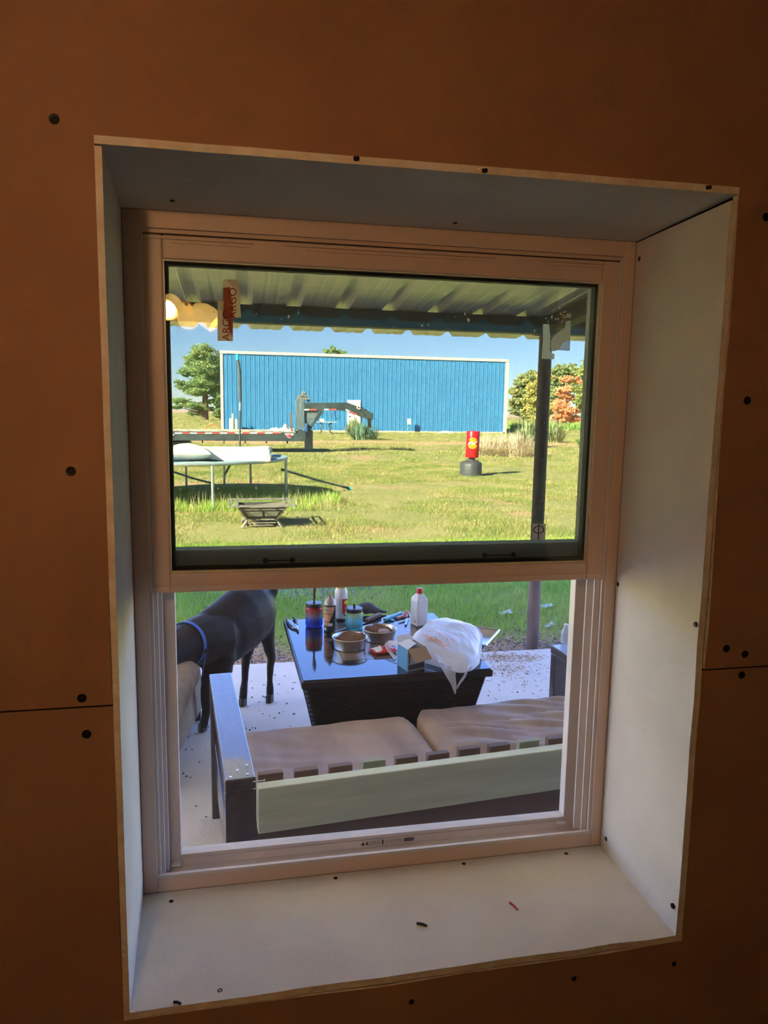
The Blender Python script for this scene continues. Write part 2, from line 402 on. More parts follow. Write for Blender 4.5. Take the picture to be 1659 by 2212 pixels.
# the rest of the house: long outside wall and gable roof over the room
hw = MB()
hw.box(-9, X0, 1.03, 1.41, 0, ZC).box(X1, 9, 1.03, 1.41, 0, ZC).box(-9, -8.8, -8, 1.4, 0, ZC).box(8.8, 9, -8, 1.4, 0, ZC).box(-9, 9, -8.2, -8, 0, ZC)
o = hw.build('wall_outside', STONE); o['kind'] = 'structure'
o = MB().hexa([(-9.3, 1.5, 2.64), (9.3, 1.5, 2.64), (9.3, -8.4, 2.64), (-9.3, -8.4, 2.64)], [(-9.3, -3.3, 3.9), (9.3, -3.3, 3.9), (9.3, -3.5, 3.9), (-9.3, -3.5, 3.9)]).build('house_roof', BEAMM); o['kind'] = 'structure'

# ------------------------------------------------------------------ the window
win = struct('window_1', (0, YF, 0))
def ring(mb, x0, x1, z0, z1, w, y0, y1, wl=None, wr=None, wt=None, wb=None, mi=0):
    wl, wr, wt, wb = (w if q is None else q for q in (wl, wr, wt, wb))
    mb.box(x0, x0+wl, y0, y1, z0, z1, mi).box(x1-wr, x1, y0, y1, z0, z1, mi)
    mb.box(x0+wl, x1-wr, y0, y1, z0, z0+wb, mi).box(x0+wl, x1-wr, y0, y1, z1-wt, z1, mi)
    return mb
IX0, IX1, IZ0, IZ1 = -0.164, 0.7075, 0.787, 1.954
ring(MB(), FX0, FX1, FZ0, FZ1, 0, 0, 0.10, IX0-FX0, FX1-IX1, FZ1-IZ1, 0.003).box(IX0, IX1, 0, 0.010, FZ0+0.002, IZ0).build('frame', VINYL, win, bevel=0.0015)
# jamb tracks and stops in the lower half
mb = MB()
for s in (0, 1):
    e0 = IX0 if s == 0 else IX1; sg = 1 if s == 0 else -1
    for (y0, y1, h) in ((0.004, 0.0075, 0.006), (0.022, 0.026, 0.012), (0.045, 0.05, 0.017)):
        x0, x1 = sorted((e0-0.001*sg, e0+h*sg)); mb.box(x0, x1, y0, y1, IZ0-0.02, IZ1)
mb.build('jamb_track', VINYLW, win, bevel=0.0008)
mb = MB(); mb.box(IX0, IX1, 0.010, 0.075, FZ0+0.001, 0.7585).box(IX0, IX1, 0.028, 0.031, 0.757, 0.7625).box(IX0, IX1, -0.001, 0.004, IZ0-0.004, IZ0+0.0022)
mb.build('sill_track', VINYLW, win, bevel=0.0008)
mb = MB(); mb.box(IX0, IX1, 0.0, 0.004, 1.946, 1.956).box(IX0, IX1, 0.006, 0.03, 1.9395, 1.957).box(IX0, IX1, 0.03, 0.1, 1.941, 1.957)
mb.build('head_track', VINYL, win, bevel=0.0008)
# insect screen in the lower half
SX0, SX1, SZ0, SZ1 = -0.128, 0.6775, 0.784, 1.355
o = ring(MB(), IX0, IX1, 0.752, SZ1+0.02, 0, 0.070, 0.092, SX0-IX0, IX1-SX1, 0.02, SZ0-0.752)
mb = o
for s in (SX0, SX1): mb.box(s-0.0012, s+0.0012, 0.066, 0.071, SZ0, SZ1)
mb.box(SX0, SX1, 0.0655, 0.071, SZ0-0.0015, SZ0+0.0012)
mb.box(SX0-0.005, SX1+0.005, 0.0662, 0.071, SZ0-0.0105, SZ0-0.0085)
scr = mb.build('screen_frame', VINYLW, win, bevel=0.0008); scr['label'] = 'pale frame of the insect screen'
MB().box(SX0-0.002, SX1+0.002, 0.082, 0.0822, SZ0-0.002, SZ1+0.01).build('screen_mesh', SCREEN, win)
mb = MB()
for q in ((382, 1866), (1212, 1776)):
    p = at(q[0], q[1], YF+0.064); mb.box(p.x-0.010, p.x+0.008, 0.058, 0.068, p.z-0.0015, p.z+0.002)
mb.build('screen_clip', mat('clear_clip', (0.85, 0.88, 0.92), 0.2), win)
# warning label on the screen rail
LBW = mat('label_ink', (0.02, 0.02, 0.025), 0.6); LBP = mat('label_grey_print', (0.34, 0.31, 0.31), 0.7)
mb = MB(); yl = 0.0655
def rail_pt(px, py): q = at(px, py, YF+yl); return q.x, q.z
zb = 0.7685
def lx(px): return at(px, 1810, YF+yl).x
def tri(mb, x, z, s): mb.prism([(x-s, yl, z-s*0.8), (x+s, yl, z-s*0.8), (x, yl, z+s)], (0, -0.0004, 0))
tri(mb, lx(784), zb, 0.0038)
mb.lathe([(0.0005, -0.0002), (0.0022, -0.0002), (0.0022, 0.0003), (0.0005, 0.0003)], 10, M=Matrix.Translation((lx(792.5), yl, zb-0.001)) @ Matrix.Rotation(PI/2, 4, 'X'))
mb.prism([(lx(792.5), yl, zb), (lx(794.5), yl, zb), (lx(795), yl, zb+0.005), (lx(793.5), yl, zb+0.004)], (0, -0.0004, 0))
mb.text('WARNING', (lx(810.5), yl, zb+0.0026), (1, 0, 0), (0, 0, 1), 0.0044, spacing=1.05, thick=0.0005)
mb.text('ADVERTENCIA', (lx(810), yl, zb-0.0022), (1, 0, 0), (0, 0, 1), 0.0044, thick=0.0005)
mb.box(lx(825.5), lx(828.5), yl-0.0004, yl, zb-0.0048, zb+0.0052)
x = lx(873); xe = lx(895)
while x < xe:
    wv = random.choice((0.0005, 0.0008, 0.0014)); mb.box(x, min(x+wv, xe), yl-0.0004, yl, zb-0.0035, zb+0.0042); x += wv+random.choice((0.0004, 0.0007))
for k, (p0, p1, dz) in enumerate(((831, 868, 0.003), (831, 869, 0.0), (831, 840, -0.003), (842, 871, -0.003))):
    mb.box(lx(p0), lx(p1), yl-0.0004, yl, zb+dz-0.0004, zb+dz+0.0004, 1)
o = mb.build('warning_label', [LBW, LBP], win); o['label'] = 'printed warning strip with a barcode on the screen rail'
# raised inner sash
def pane(x0, x1, y0, y1, z0, z1, parent, m=None):
    mb = MB().box(x0, x1, y0, y1, z0, z1, 1); mb.m[2] = 0        # the room-side face carries the tinted coating
    return mb.build('glass', [m or GLASS, CLEARG], parent)
GX0, GX1, GZ0, GZ1 = -0.1275, 0.6690, 1.3615, 1.8990
AX0, AX1, AZ0, AZ1 = -0.1603, 0.7035, 1.3262, 1.9375
sash = ring(MB(), AX0, AX1, AZ0, AZ1, 0, 0.006, 0.040, GX0-AX0, AX1-GX1, AZ1-GZ1, GZ0-AZ0).build('raised_sash', VINYL, win, bevel=0.003, seg=3)
sash['label'] = 'inner sash raised to the top of the frame'
ring(MB(), GX0-0.0005, GX1+0.0005, GZ0-0.0005, GZ1+0.0005, 0.0026, 0.012, 0.020).build('glazing_bead', mat('pale_bead', (0.80, 0.78, 0.60), 0.3), sash)
ring(MB(), GX0+0.0015, GX1-0.0015, GZ0+0.0015, GZ1-0.0015, 0.006, 0.021, 0.036).build('spacer', BLACK, sash)
pane(GX0-0.004, GX1+0.004, 0.0185, 0.0215, GZ0-0.004, GZ1+0.004, sash, GLASSD)
pane(GX0-0.004, GX1+0.004, 0.0345, 0.037, GZ0-0.004, GZ1+0.004, sash)
MB().box(IX0, AX0+0.001, 0.010, 0.03, AZ0, 1.945).box(AX1-0.001, IX1, 0.010, 0.03, AZ0, 1.945).build('gap_shade_strip', BLACK, sash)  # black strips added as the shade in the gap beside the sash
mb = MB()                                                     # finger ledge along the top rail
for (p0, p1) in ((318, 548), (612, 1070), (1140, 1310)):
    a = at(p0, 505+(p0-318)*0.0445, YF+0.006); b = at(p1, 505+(p1-318)*0.0445, YF+0.006)
    mb.box(a.x, b.x, 0.0015, 0.0065, 1.930, 1.9335).box(a.x+0.04, b.x-0.005, 0.003, 0.0065, 1.924, 1.927)
mb.build('lift_rail', VINYL, sash)
mb = MB(); mb.box(AX0+0.002, AX1-0.002, 0.0035, 0.0075, AZ0+0.012, AZ0+0.0135); mb.build('rail_groove', VINYL, sash)
# fixed outer sash behind it
BX0, BX1, BZ0 = -0.134, 0.6785, 1.3945
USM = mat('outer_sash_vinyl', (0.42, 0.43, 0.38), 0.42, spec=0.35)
us = ring(MB(), IX0, IX1, 1.345, 1.954, 0, 0.050, 0.088, BX0-IX0, IX1-BX1, 0.040, BZ0-1.345).build('fixed_sash', USM, win, bevel=0.002)
us['label'] = 'dark outer sash seen through the raised one'
pane(BX0-0.004, BX1+0.004, 0.060, 0.0625, BZ0-0.004, 1.92, us)
pane(BX0-0.004, BX1+0.004, 0.0755, 0.078, BZ0-0.004, 1.92, us)
mb = MB()
for xx in (0.04, 0.09, 0.47, 0.53): mb.lathe([(0.001, 0), (0.005, 0), (0.005, 0.002), (0.001, 0.0025)], 10, M=Matrix.Translation((xx, 0.050, 1.372)) @ Matrix.Rotation(PI/2, 4, 'X'))
mb.box(0.045, 0.085, 0.0488, 0.0502, 1.3705, 1.3725).box(0.475, 0.525, 0.0488, 0.0502, 1.3705, 1.3725)
mb.build('sash_fitting', BLACK, us)
# tape, torn stickers and specks on the outer face of the glass
yt = 0.0172
TAPE1 = veil_mat('tape_cream', (0.90, 0.76, 0.60), 0.12, translucent=0.8); TAPE2 = veil_mat('tape_red', (0.60, 0.17, 0.09), 0.06, translucent=0.55)
TAPE3 = veil_mat('tape_torn_white', (0.86, 0.83, 0.78), 0.08, translucent=0.5); TINK = mat('tape_letter_red', (0.34, 0.015, 0.012), 0.6)
def pp(px, py, y=None): q = at(px, py, YF+(yt if y is None else y)); return Vector((q.x, q.y-YF, q.z))
mb = MB()
mb.prism([pp(482, 605), pp(500, 603), pp(514, 606), pp(521, 685), pp(482, 690)], (0, 0.0005, 0), 0)
mb.prism([pp(470, 650), pp(485, 650), pp(503, 690), pp(503, 737), pp(470, 736)], (0, 0.0005, 0), 0)
def layer(pts, dy, mi): mb.prism([pp(*p)+Vector((0, dy, 0)) for p in pts], (0, 0.0004, 0), mi)
layer([(482, 622), (496, 620), (503, 655), (503, 728), (494, 712), (492, 690), (484, 683)], -0.0007, 1)
layer([(485, 604), (514, 604), (520, 658), (510, 632), (501, 617), (491, 606)], -0.0008, 2)
layer([(470, 650), (484, 651), (482, 674), (474, 664)], -0.0008, 2)
u = (pp(500, 622)-pp(500, 682)).normalized(); vv = Vector((-1, 0, 0))
mb.text('ARGO', pp(503.5, 655)+Vector((0, -0.0012, 0)), u, vv, 0.0185, 3, thick=0.0)
mb.text('ARGO', pp(489.5, 703)+Vector((0, -0.0012, 0)), u, vv, 0.0185, 3, thick=0.0)
o = mb.build('tape_strip', [TAPE1, TAPE2, TAPE3, TINK], win); o['label'] = 'torn cream and red packing tape with red capital letters'
STK = veil_mat('sticker_backing', (0.92, 0.96, 1.0), 0.22, translucent=0.95); STK2 = veil_mat('sticker_torn_grey', (0.86, 0.86, 0.84), 0.08, translucent=0.85)
STK3 = veil_mat('sticker_clear_rest', (0.5, 0.5, 0.5), 0.45)
o = MB().prism([pp(1173, 700), pp(1186, 700), pp(1189, 728), pp(1188, 757), pp(1192, 763), pp(1198, 764), pp(1197, 776), pp(1170, 775), pp(1173, 735)], (0, 0.0005, 0)).build('sticker', STK, win); o['label'] = 'torn pale blue sticker rest on the glass'
mb = MB().prism([pp(1190, 735), pp(1203, 720), pp(1220, 708), pp(1223, 694), pp(1233, 692), pp(1232, 730), pp(1216, 741), pp(1206, 756), pp(1195, 759), pp(1190, 754)], (0, 0.0005, 0))
o = mb.build('sticker', STK2, win); o['label'] = 'torn grey sticker rest beside the post'
o = MB().prism([pp(1206, 756), pp(1216, 741), pp(1232, 730), pp(1231, 756), pp(1229, 758)], (0, 0.0005, 0)).build('sticker', STK3, win); o['label'] = 'see-through rest of a peeled sticker'
mb = MB()
for k in range(26):
    px, py = random.gauss(1212, 14), random.gauss(684, 10)
    if px > 1235: continue
    r = random.uniform(0.6, 2.6); n = 7
    mb.prism([pp(px+r*math.cos(2*PI*i/n)*random.uniform(.7, 1.2), py+r*math.sin(2*PI*i/n)*random.uniform(.7, 1.2)) for i in range(n)], (0, 0.0004, 0))
mb.prism([pp(1220, 684), pp(1228, 681), pp(1231, 676), pp(1234, 680), pp(1233, 686), pp(1224, 686), pp(1219, 688)], (0, 0.0004, 0))
o = mb.build('glue_specks', TAPE3, win); o['label'] = 'white glue specks on the glass'; o['kind'] = 'stuff'
mb = MB()
for (px, py, r) in ((553, 678, 4), (623, 684, 6), (645, 676, 3), (608, 690, 2), (912, 703, 5), (925, 702, 4), (1004, 678, 4), (1012, 692, 7), (1155, 714, 4), (462, 674, 3), (388, 1056, 4), (471, 1056, 4), (474, 1065, 3), (553, 1054, 4), (645, 671, 2), (850, 705, 2), (985, 685, 2), (1170, 906, 1.2), (1176, 914, 1.3), (1171, 994, 1), (1172, 1070, 1.3), (1170, 1082, 1.5)):
    n = 7; mb.prism([pp(px+r*math.cos(2*PI*i/n)*random.uniform(.15, .55), py+r*math.sin(2*PI*i/n)*random.uniform(.3, 1.1)) for i in range(n)], (0, 0.0003, 0))
o = mb.build('dirt_specks', veil_mat('dried_splash', (0.85, 0.85, 0.85), 0.45, translucent=0.8), win); o['label'] = 'dried splashes on the glass'; o['kind'] = 'stuff'
# small printed sticker low on the glass
PST = veil_mat('printed_film', (0.75, 0.70, 0.72), 0.25, translucent=0.7)
mb = MB(); mb.prism([pp(1151, 1131), pp(1179, 1132), pp(1178, 1167), pp(1149, 1166)], (0, 0.0004, 0), 0)
c0 = pp(1163.5, 1144)
for k in range(22):
    if k in (5, 16): continue
    a0, a1 = 2*PI*k/22, 2*PI*(k+1)/22; s = 1/FPX*1.37
    P = lambda a, r: c0+Vector((math.cos(a)*13*s*r, -0.0006, math.sin(a)*9*s*r))
    mb.add([P(a0, 1), P(a1, 1), P(a1, 0.80), P(a0, 0.80)], [(0, 1, 2, 3)], 1)
q = pp(1163.5, 1132); q2 = pp(1162.5, 1166); mb.beam(q+Vector((0, -0.0006, 0)), q2+Vector((0, -0.0006, 0)), 0.0022, 0.0003, 1, up=(0, 1, 0))
o = mb.build('sticker', [PST, LBW], win); o['label'] = 'grey printed sticker with a black ring low on the glass'

# ------------------------------------------------------------------ scraps on the sill
def sill_pt(px, py): return on_reveal((px, py), *RS)[0]
def scrap(p0, p1, r, m, label):
    a, b = sill_pt(*p0)+Vector((0, 0, r)), sill_pt(*p1)+Vector((0, 0, r))
    mid = (a+b)/2+Vector((0.0005, 0.001, 0.0006))
    mb = MB().tube([a, mid, b], r, 8); tag(mb.build('wire_scrap', m, smooth=True), label, 'wire scrap', 'wire scraps on the sill')
RW = mat('red_wire', (0.42, 0.03, 0.04), 0.45); KW = mat('black_wire', (0.015, 0.015, 0.017), 0.45)
scrap((1101, 1952), (1118, 1968), 0.0021, RW, 'short red piece of wire lying on the window sill')
scrap((900, 1997), (922, 2003), 0.0024, KW, 'short black piece of wire in the middle of the sill')
scrap((375, 2167), (391, 2171), 0.002, KW, 'short black piece of wire at the front left of the sill')

# ------------------------------------------------------------------ ceiling lamp behind the viewer (it mirrors in the glass)
lp = thing('ceiling_lamp', 'ceiling lamp with frosted yellow glass shades mirrored in the upper glass', 'lamp', (-0.20, -0.215, 2.040))
BR = mat('lamp_brass', (0.35, 0.22, 0.09), 0.3, metal=0.9)
MB().lathe([(0.001, 0), (0.022, 0.002), (0.026, 0.02), (0.012, 0.05), (0.010, 0.08), (0.010, 0.54), (0.065, 0.55), (0.065, 0.58)], 20).build('lamp_stem', BR, lp, smooth=True)
SHADE = mat('frosted_amber_glass', (1.0, 0.60, 0.14), 0.5, emit=2.2)
BULB = mat('bulb_glow', (1.0, 0.78, 0.45), 0.4, emit=40.0)
for k, (neck, mouth) in enumerate((((-0.035, 0.03, 0.0), (-0.055, 0.10, -0.035)), ((0.03, 0.0, -0.01), (0.115, 0.015, -0.075)), ((0.0, -0.04, 0.0), (0.0, -0.12, -0.05)))):
    neck, mouth = Vector(neck), Vector(mouth); M = (mouth-neck).to_track_quat('Z', 'Y').to_matrix().to_4x4(); M.translation = neck
    sd = MB().lathe([(0.013, 0.0), (0.022, 0.009), (0.037, 0.032), (0.042, 0.060), (0.039, 0.098), (0.037, 0.098), (0.040, 0.060), (0.035, 0.032), (0.020, 0.011), (0.012, 0.002)], 22, M=M).build('lamp_shade', SHADE, lp, smooth=True)
    MB().ball(M @ Vector((0, 0, 0.055)), 0.020, 8).build('bulb', BULB, sd, smooth=True)
    MB().tube([(0, 0, 0.02), neck*0.6+Vector((0, 0, 0.01)), neck], 0.007, 8).build('lamp_arm', BR, lp, smooth=True)
ld = bpy.data.lights.new('lamp_glow', 'POINT'); ld.energy = 1.75; ld.color = (1.0, 0.60, 0.32); ld.shadow_soft_size = 0.028
lo = bpy.data.objects.new('lamp_glow', ld); COL.objects.link(lo); lo.parent = lp; lo.location = (-0.060, 0.125, -0.046)
# ------------------------------------------------------------------ patio slab, porch roof, post
o = MB().box(-9, 9, 1.41, 4.63, -0.12, 0.0).build('patio_slab', CONC, bevel=0.006); o['kind'] = 'structure'
def zr(y): return 2.296+0.088*(4.65-y)
porch = struct('porch_roof', (0, 0, 0))
PITCH_R = 0.301; RX0 = -5.0+0.284-0.076
# one sheet = three ribs; the sheets share one mesh
def rib_profile(n):
    pts = []
    for k in range(n):
        x = k*PITCH_R
        pts += [(x-0.047, 0), (x-0.016, 0.034), (x+0.016, 0.034), (x+0.047, 0), (x+0.105, 0), (x+0.112, 0.005), (x+0.126, 0.005), (x+0.133, 0), (x+0.168, 0), (x+0.175, 0.005), (x+0.189, 0.005), (x+0.196, 0)]
    pts.append((n*PITCH_R-0.047, 0)); return pts
RY0, RY1 = 1.42, 5.40
mb = MB(); pr = rib_profile(3); k = len(pr)
for y in (RY0, 3.0, RY1):
    mb.v += [(x, y, zr(y)+z) for x, z in pr]
for i in range(2):
    for j in range(k-1): mb.f.append((i*k+j, i*k+j+1, (i+1)*k+j+1, (i+1)*k+j)); mb.m.append(0)
s0 = mb.build('roof_sheet', ROOFM, porch)
so = s0.modifiers.new('thickness', 'SOLIDIFY'); so.thickness = 0.0012
for i in range(9):
    x = RX0+i*3*PITCH_R-0.047+0.047
    if i == 0: s0.location.x = x
    else: copy_part(s0, porch, (x, 0, 0.0004*(i % 2)))
# rafters' beam on the posts, side beam back to the house, purlin under the sheets
BZ1 = zr(4.65)-0.006
MB().box(-4.8, 3.2, 4.60, 4.70, BZ1-0.105, BZ1).build('porch_beam', BEAMM, porch, bevel=0.004)
for x in (2.03,):
    MB().prism([(x-0.045, 1.43, zr(1.43)-0.010), (x-0.045, 4.6, zr(4.6)-0.010), (x-0.045, 4.6, zr(4.6)-0.112), (x-0.045, 1.43, zr(1.43)-0.112)], (0.09, 0, 0)).build('side_beam', BEAMM, porch, bevel=0.004)
BLUEM = mat('sky_ghost_blue', (0.035, 0.27, 0.42), 0.4, scale=6)  # added strip: the glazing's ghost image of the sky, built as blue shape
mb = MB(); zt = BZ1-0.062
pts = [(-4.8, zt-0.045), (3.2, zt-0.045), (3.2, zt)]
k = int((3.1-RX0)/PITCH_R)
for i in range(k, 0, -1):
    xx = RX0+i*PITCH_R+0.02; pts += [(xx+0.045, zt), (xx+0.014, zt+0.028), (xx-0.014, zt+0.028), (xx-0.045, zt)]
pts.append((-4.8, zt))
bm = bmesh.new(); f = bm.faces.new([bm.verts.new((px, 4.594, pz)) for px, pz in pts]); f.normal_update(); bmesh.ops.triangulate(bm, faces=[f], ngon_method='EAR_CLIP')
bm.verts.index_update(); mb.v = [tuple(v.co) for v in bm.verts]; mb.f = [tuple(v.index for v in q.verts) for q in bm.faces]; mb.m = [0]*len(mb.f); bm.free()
o = mb.build('sky_ghost_strip', BLUEM, porch); so = o.modifiers.new('thickness', 'SOLIDIFY'); so.thickness = 0.004
o['label'] = 'added blue strip imitating a sky reflection along the beam'
FLASH = mat('bright_tape', (0.8, 0.82, 0.85), 0.5)
POSTM = mat('rusty_post_paint', (0.10, 0.070, 0.065), 0.45, col2=(0.19, 0.125, 0.115), scale=9, bump=0.3, stretch=(1, 1, 0.4))
post = thing('porch_post', 'round dark brown steel post carrying the porch roof at the slab edge', 'post', (2.031, 4.70, -0.02))
MB().lathe([(0.0445, 0.0), (0.0445, BZ1-0.085)], 28).build('pipe', POSTM, post, smooth=True)
MB().box(-0.07, 0.07, -0.06, 0.05, BZ1-0.086, BZ1-0.079).build('cap_plate', BEAMM, post)
MB().lathe([(0.046, 1.02), (0.046, 1.026)], 24).build('scratch_band', mat('scratch', (0.3, 0.28, 0.25), 0.6), post)
MB().ball((0.01, -0.045, 0.10), (0.02, 0.008, 0.02), 6).build('bolt_cover', POSTM, post, smooth=True)

# ------------------------------------------------------------------ black table with glass top and wicker base
TZ = 0.56
tb = thing('patio_table', 'square black wicker fire table with a glossy glass top', 'table', (0.628, 3.275, 0.0), 0.025)
TBK = mat('table_black_metal', (0.012, 0.012, 0.014), 0.35, spec=0.5)
TGL = mat('black_glass_top', (0.012, 0.014, 0.020), 0.07, spec=0.6, ior=1.75, bump=0.03, bscale=14, scale=6)
TTL = mat('glass_over_tile', (0.24, 0.17, 0.12), 0.16, col2=(0.11, 0.08, 0.06), scale=5, spec=0.5, ior=1.5)
hx, hy = 0.413, 0.447
MB().box(-hx, hx, -hy, hy, TZ-0.036, TZ-0.006).build('top_frame', TBK, tb, bevel=0.004)
lx0, lx1, ly0, ly1 = -0.205, 0.235, -0.235, 0.27
mb = MB(); g = 0.003
mb.box(-hx+0.008, hx-0.008, -hy+0.008, ly0-g, TZ-0.006, TZ).box(-hx+0.008, hx-0.008, ly1+g, hy-0.008, TZ-0.006, TZ)
mb.box(-hx+0.008, lx0-g, ly0-g, ly1+g, TZ-0.006, TZ).box(lx1+g, hx-0.008, ly0-g, ly1+g, TZ-0.006, TZ)
mb.build('glass_top', TGL, tb)
MB().box(lx0, lx1, ly0, ly1, TZ-0.006, TZ+0.0005).build('burner_lid', TTL, tb)
WICK = mat('black_wicker', (0.014, 0.013, 0.013), 0.5, spec=0.4, col2=(0.022, 0.02, 0.02), scale=30, island=0.3)
b0, b1 = (0.385, 0.42), (0.275, 0.31)      # half sizes of the base at top and bottom
zt0, zb0 = TZ-0.036, 0.02
def side_pt(face, t, h, out):
    a = (b0[0]+(b1[0]-b0[0])*(1-h), b0[1]+(b1[1]-b0[1])*(1-h)); z = zb0+(zt0-zb0)*h; s = -1+2*t
    if face == 0: return (s*a[0], -a[1]-out, z)
    if face == 1: return (a[0]+out, s*a[1], z)
    if face == 2: return (-s*a[0], a[1]+out, z)
    return (-a[0]-out, -s*a[1], z)
NR = 44
mb = MB()
for fc in range(4): mb.hexa([side_pt(fc, 0, 0, -0.012), side_pt(fc, 1, 0, -0.012), side_pt(fc, 1, 1, -0.012), side_pt(fc, 0, 1, -0.012)], [side_pt(fc, 0, 0, -0.016), side_pt(fc, 1, 0, -0.016), side_pt(fc, 1, 1, -0.016), side_pt(fc, 0, 1, -0.016)])
mb.build('base_core', TBK, tb)
for fc in range(4):
    mb = MB(); nc = 26
    for r in range(NR):
        h0, h1 = r/NR+0.002, (r+0.82)/NR
        for c in range(nc):
            a = 0.0035*(1 if (c+r) % 2 else -1)
            t0, t1, tm = c/nc, (c+1)/nc, (c+.5)/nc
            o = len(mb.v)
            for t, q in ((t0, 0), (tm, a), (t1, 0)):
                mb.v += [side_pt(fc, t, h0, q), side_pt(fc, t, h1, q)]
            mb.f += [(o, o+2, o+3, o+1), (o+2, o+4, o+5, o+3)]; mb.m += [0, 0]
    o = mb.build('wicker_weave', WICK, tb); o['kind'] = 'stuff'
for sx in (-1, 1):
    for sy in (-1, 1):
        pts = []; n = 130
        for i in range(n+1):
            h = i/n; a = (b0[0]+(b1[0]-b0[0])*(1-h), b0[1]+(b1[1]-b0[1])*(1-h)); w = 0.0011*math.sin(i*1.9)
            pts.append((sx*(a[0]+w), sy*(a[1]+w*0.5), zb0+(zt0-zb0)*h))
        MB().tube(pts, 0.0075, 6).build('corner_braid', WICK, tb, smooth=True)
MB().box(-b1[0], b1[0], -b1[1], b1[1], 0.0, 0.025).build('base_plinth', TBK, tb)
for p in ((900, 1464), (1005, 1458)):
    q = at(p[0], p[1], 2.825); q = Matrix.Rotation(-0.025, 4, 'Z') @ (q-Vector((0.628, 3.275, 0))); 
    mb = MB(); n = 9
    mb.prism([(q.x+0.012*math.cos(2*PI*i/n)*random.uniform(.6, 1.1), -0.4215, q.z+0.009*math.sin(2*PI*i/n)*random.uniform(.5, 1.1)-0.012) for i in range(n)], (0, -0.004, 0))
    mb.build('paint_blot', mat('white_blot', (0.8, 0.8, 0.8), 0.6), tb)

# ------------------------------------------------------------------ things on the table
def tz(px, py, z=TZ+0.0008): return atz(px, py, z)
# glass jars with black lids
def jar(label, cpos, r, h, cols, lidn, wick_h, liquid):
    t = thing('torch_jar', label, 'jar', cpos, 0, None)
    m = bpy.data.materials.new(cols[0]); m.use_nodes = True; n, L = nodes_of(m); n.clear()
    tc = n.new('ShaderNodeTexCoord'); sx = n.new('ShaderNodeSeparateXYZ'); L.new(tc.outputs['Object'], sx.inputs[0])
    mr = n.new('ShaderNodeMapRange'); mr.inputs[1].default_value = 0; mr.inputs[2].default_value = h; L.new(sx.outputs[2], mr.inputs[0])
    rp = n.new('ShaderNodeValToRGB'); L.new(mr.outputs[0], rp.inputs[0])
    els = rp.color_ramp.elements
    els[0].position, els[0].color = cols[1][0][0], (*cols[1][0][1], 1); els[1].position, els[1].color = cols[1][-1][0], (*cols[1][-1][1], 1)
    for p, c in cols[1][1:-1]: e_ = els.new(p); e_.color = (*c, 1)
    tr = n.new('ShaderNodeBsdfTransparent'); pb = n.new('ShaderNodeBsdfPrincipled'); pb.inputs['Roughness'].default_value = 0.05; pb.inputs['Coat Weight'].default_value = 0.6
    L.new(rp.outputs[0], tr.inputs[0]); L.new(rp.outputs[0], pb.inputs['Base Color'])
    mx = n.new('ShaderNodeMixShader'); mx.inputs[0].default_value = cols[2]; o = n.new('ShaderNodeOutputMaterial')
    L.new(pb.outputs[0], mx.inputs[1]); L.new(tr.outputs[0], mx.inputs[2]); L.new(mx.outputs[0], o.inputs[0])
    MB().lathe([(r*0.80, 0), (r*0.95, 0.004), (r, 0.014), (r, h*0.80), (r*0.95, h*0.88), (r*0.80, h*0.95), (r*0.78, h), (r*0.74, h), (r*0.76, h*0.94), (r*0.90, h*0.87), (r*0.95, h*0.79), (r*0.95, 0.016), (r*0.85, 0.008), (0.001, 0.008)], 32).build('jar_body', m, t, smooth=True)
    if liquid:
        MB().lathe([(0.001, 0.010), (r*0.85, 0.010), (r*0.92, 0.018), (r*0.92, liquid[0]), (0.001, liquid[0])], 28).build('lamp_oil', mat(liquid[2], liquid[1], 0.1, alpha=0.75), t, smooth=True)
    LID = mat('black_jar_lid', (0.015, 0.015, 0.017), 0.35)
    MB().lathe([(r*0.80, h-0.012), (r*0.92, h-0.012), (r*0.93, h+0.004), (r*0.90, h+0.008), (0.001, h+0.009)], 30).build('jar_lid', LID, t, smooth=True)
    MB().lathe([(r*0.83, h-0.021), (r*0.83, h-0.012), (r*0.7, h-0.012)], 30).build('lid_rim', mat('bright_ring', (0.7, 0.7, 0.72), 0.25, metal=0.9), t, smooth=True)
    return t, h
p = tz(680, 1357); r1 = 0.0445
jp = Vector((p.x, p.y+r1*0.9, TZ+0.001))
t, h = jar('red to blue tinted glass torch jar with a black lid and a tall metal rod', jp, r1, 0.115, ('ombre_glass', [(0.0, (0.03, 0.16, 0.85)), (0.30, (0.05, 0.25, 0.95)), (0.52, (0.62, 0.60, 0.62)), (0.70, (0.80, 0.30, 0.28)), (0.92, (0.85, 0.02, 0.04))], 0.66), 0, 0.05, (0.036, (0.01, 0.13, 0.75), 'blue_oil'))
MB().tube([(0, 0, h+0.008), (0, 0, h+0.018), (0.001, 0, h+0.05), (0.002, 0, h+0.09), (0.004, 0.003, h+0.125)], [0.0065, 0.0055, 0.006, 0.0105, 0.004], 10).build('torch_rod', mat('old_brass', (0.18, 0.12, 0.07), 0.4, metal=0.8), t, smooth=True)
MB().tube([(0, 0, 0.012), (0, 0, h)], 0.006, 8).build('wick', mat('cotton_wick', (0.75, 0.72, 0.68), 0.9), t, smooth=True)
p = tz(767, 1362); r2 = 0.0455
t, h = jar('aqua tinted glass torch jar with a black lid and short wick', Vector((p.x, p.y+r2*0.75, TZ+0.001)), r2, 0.100, ('aqua_glass', [(0.0, (0.20, 0.75, 0.85)), (0.5, (0.55, 0.90, 0.92)), (0.8, (0.80, 0.92, 0.70)), (1.0, (0.88, 0.92, 0.62))], 0.72), 0, 0.02, (0.030, (0.03, 0.45, 0.60), 'aqua_oil'))
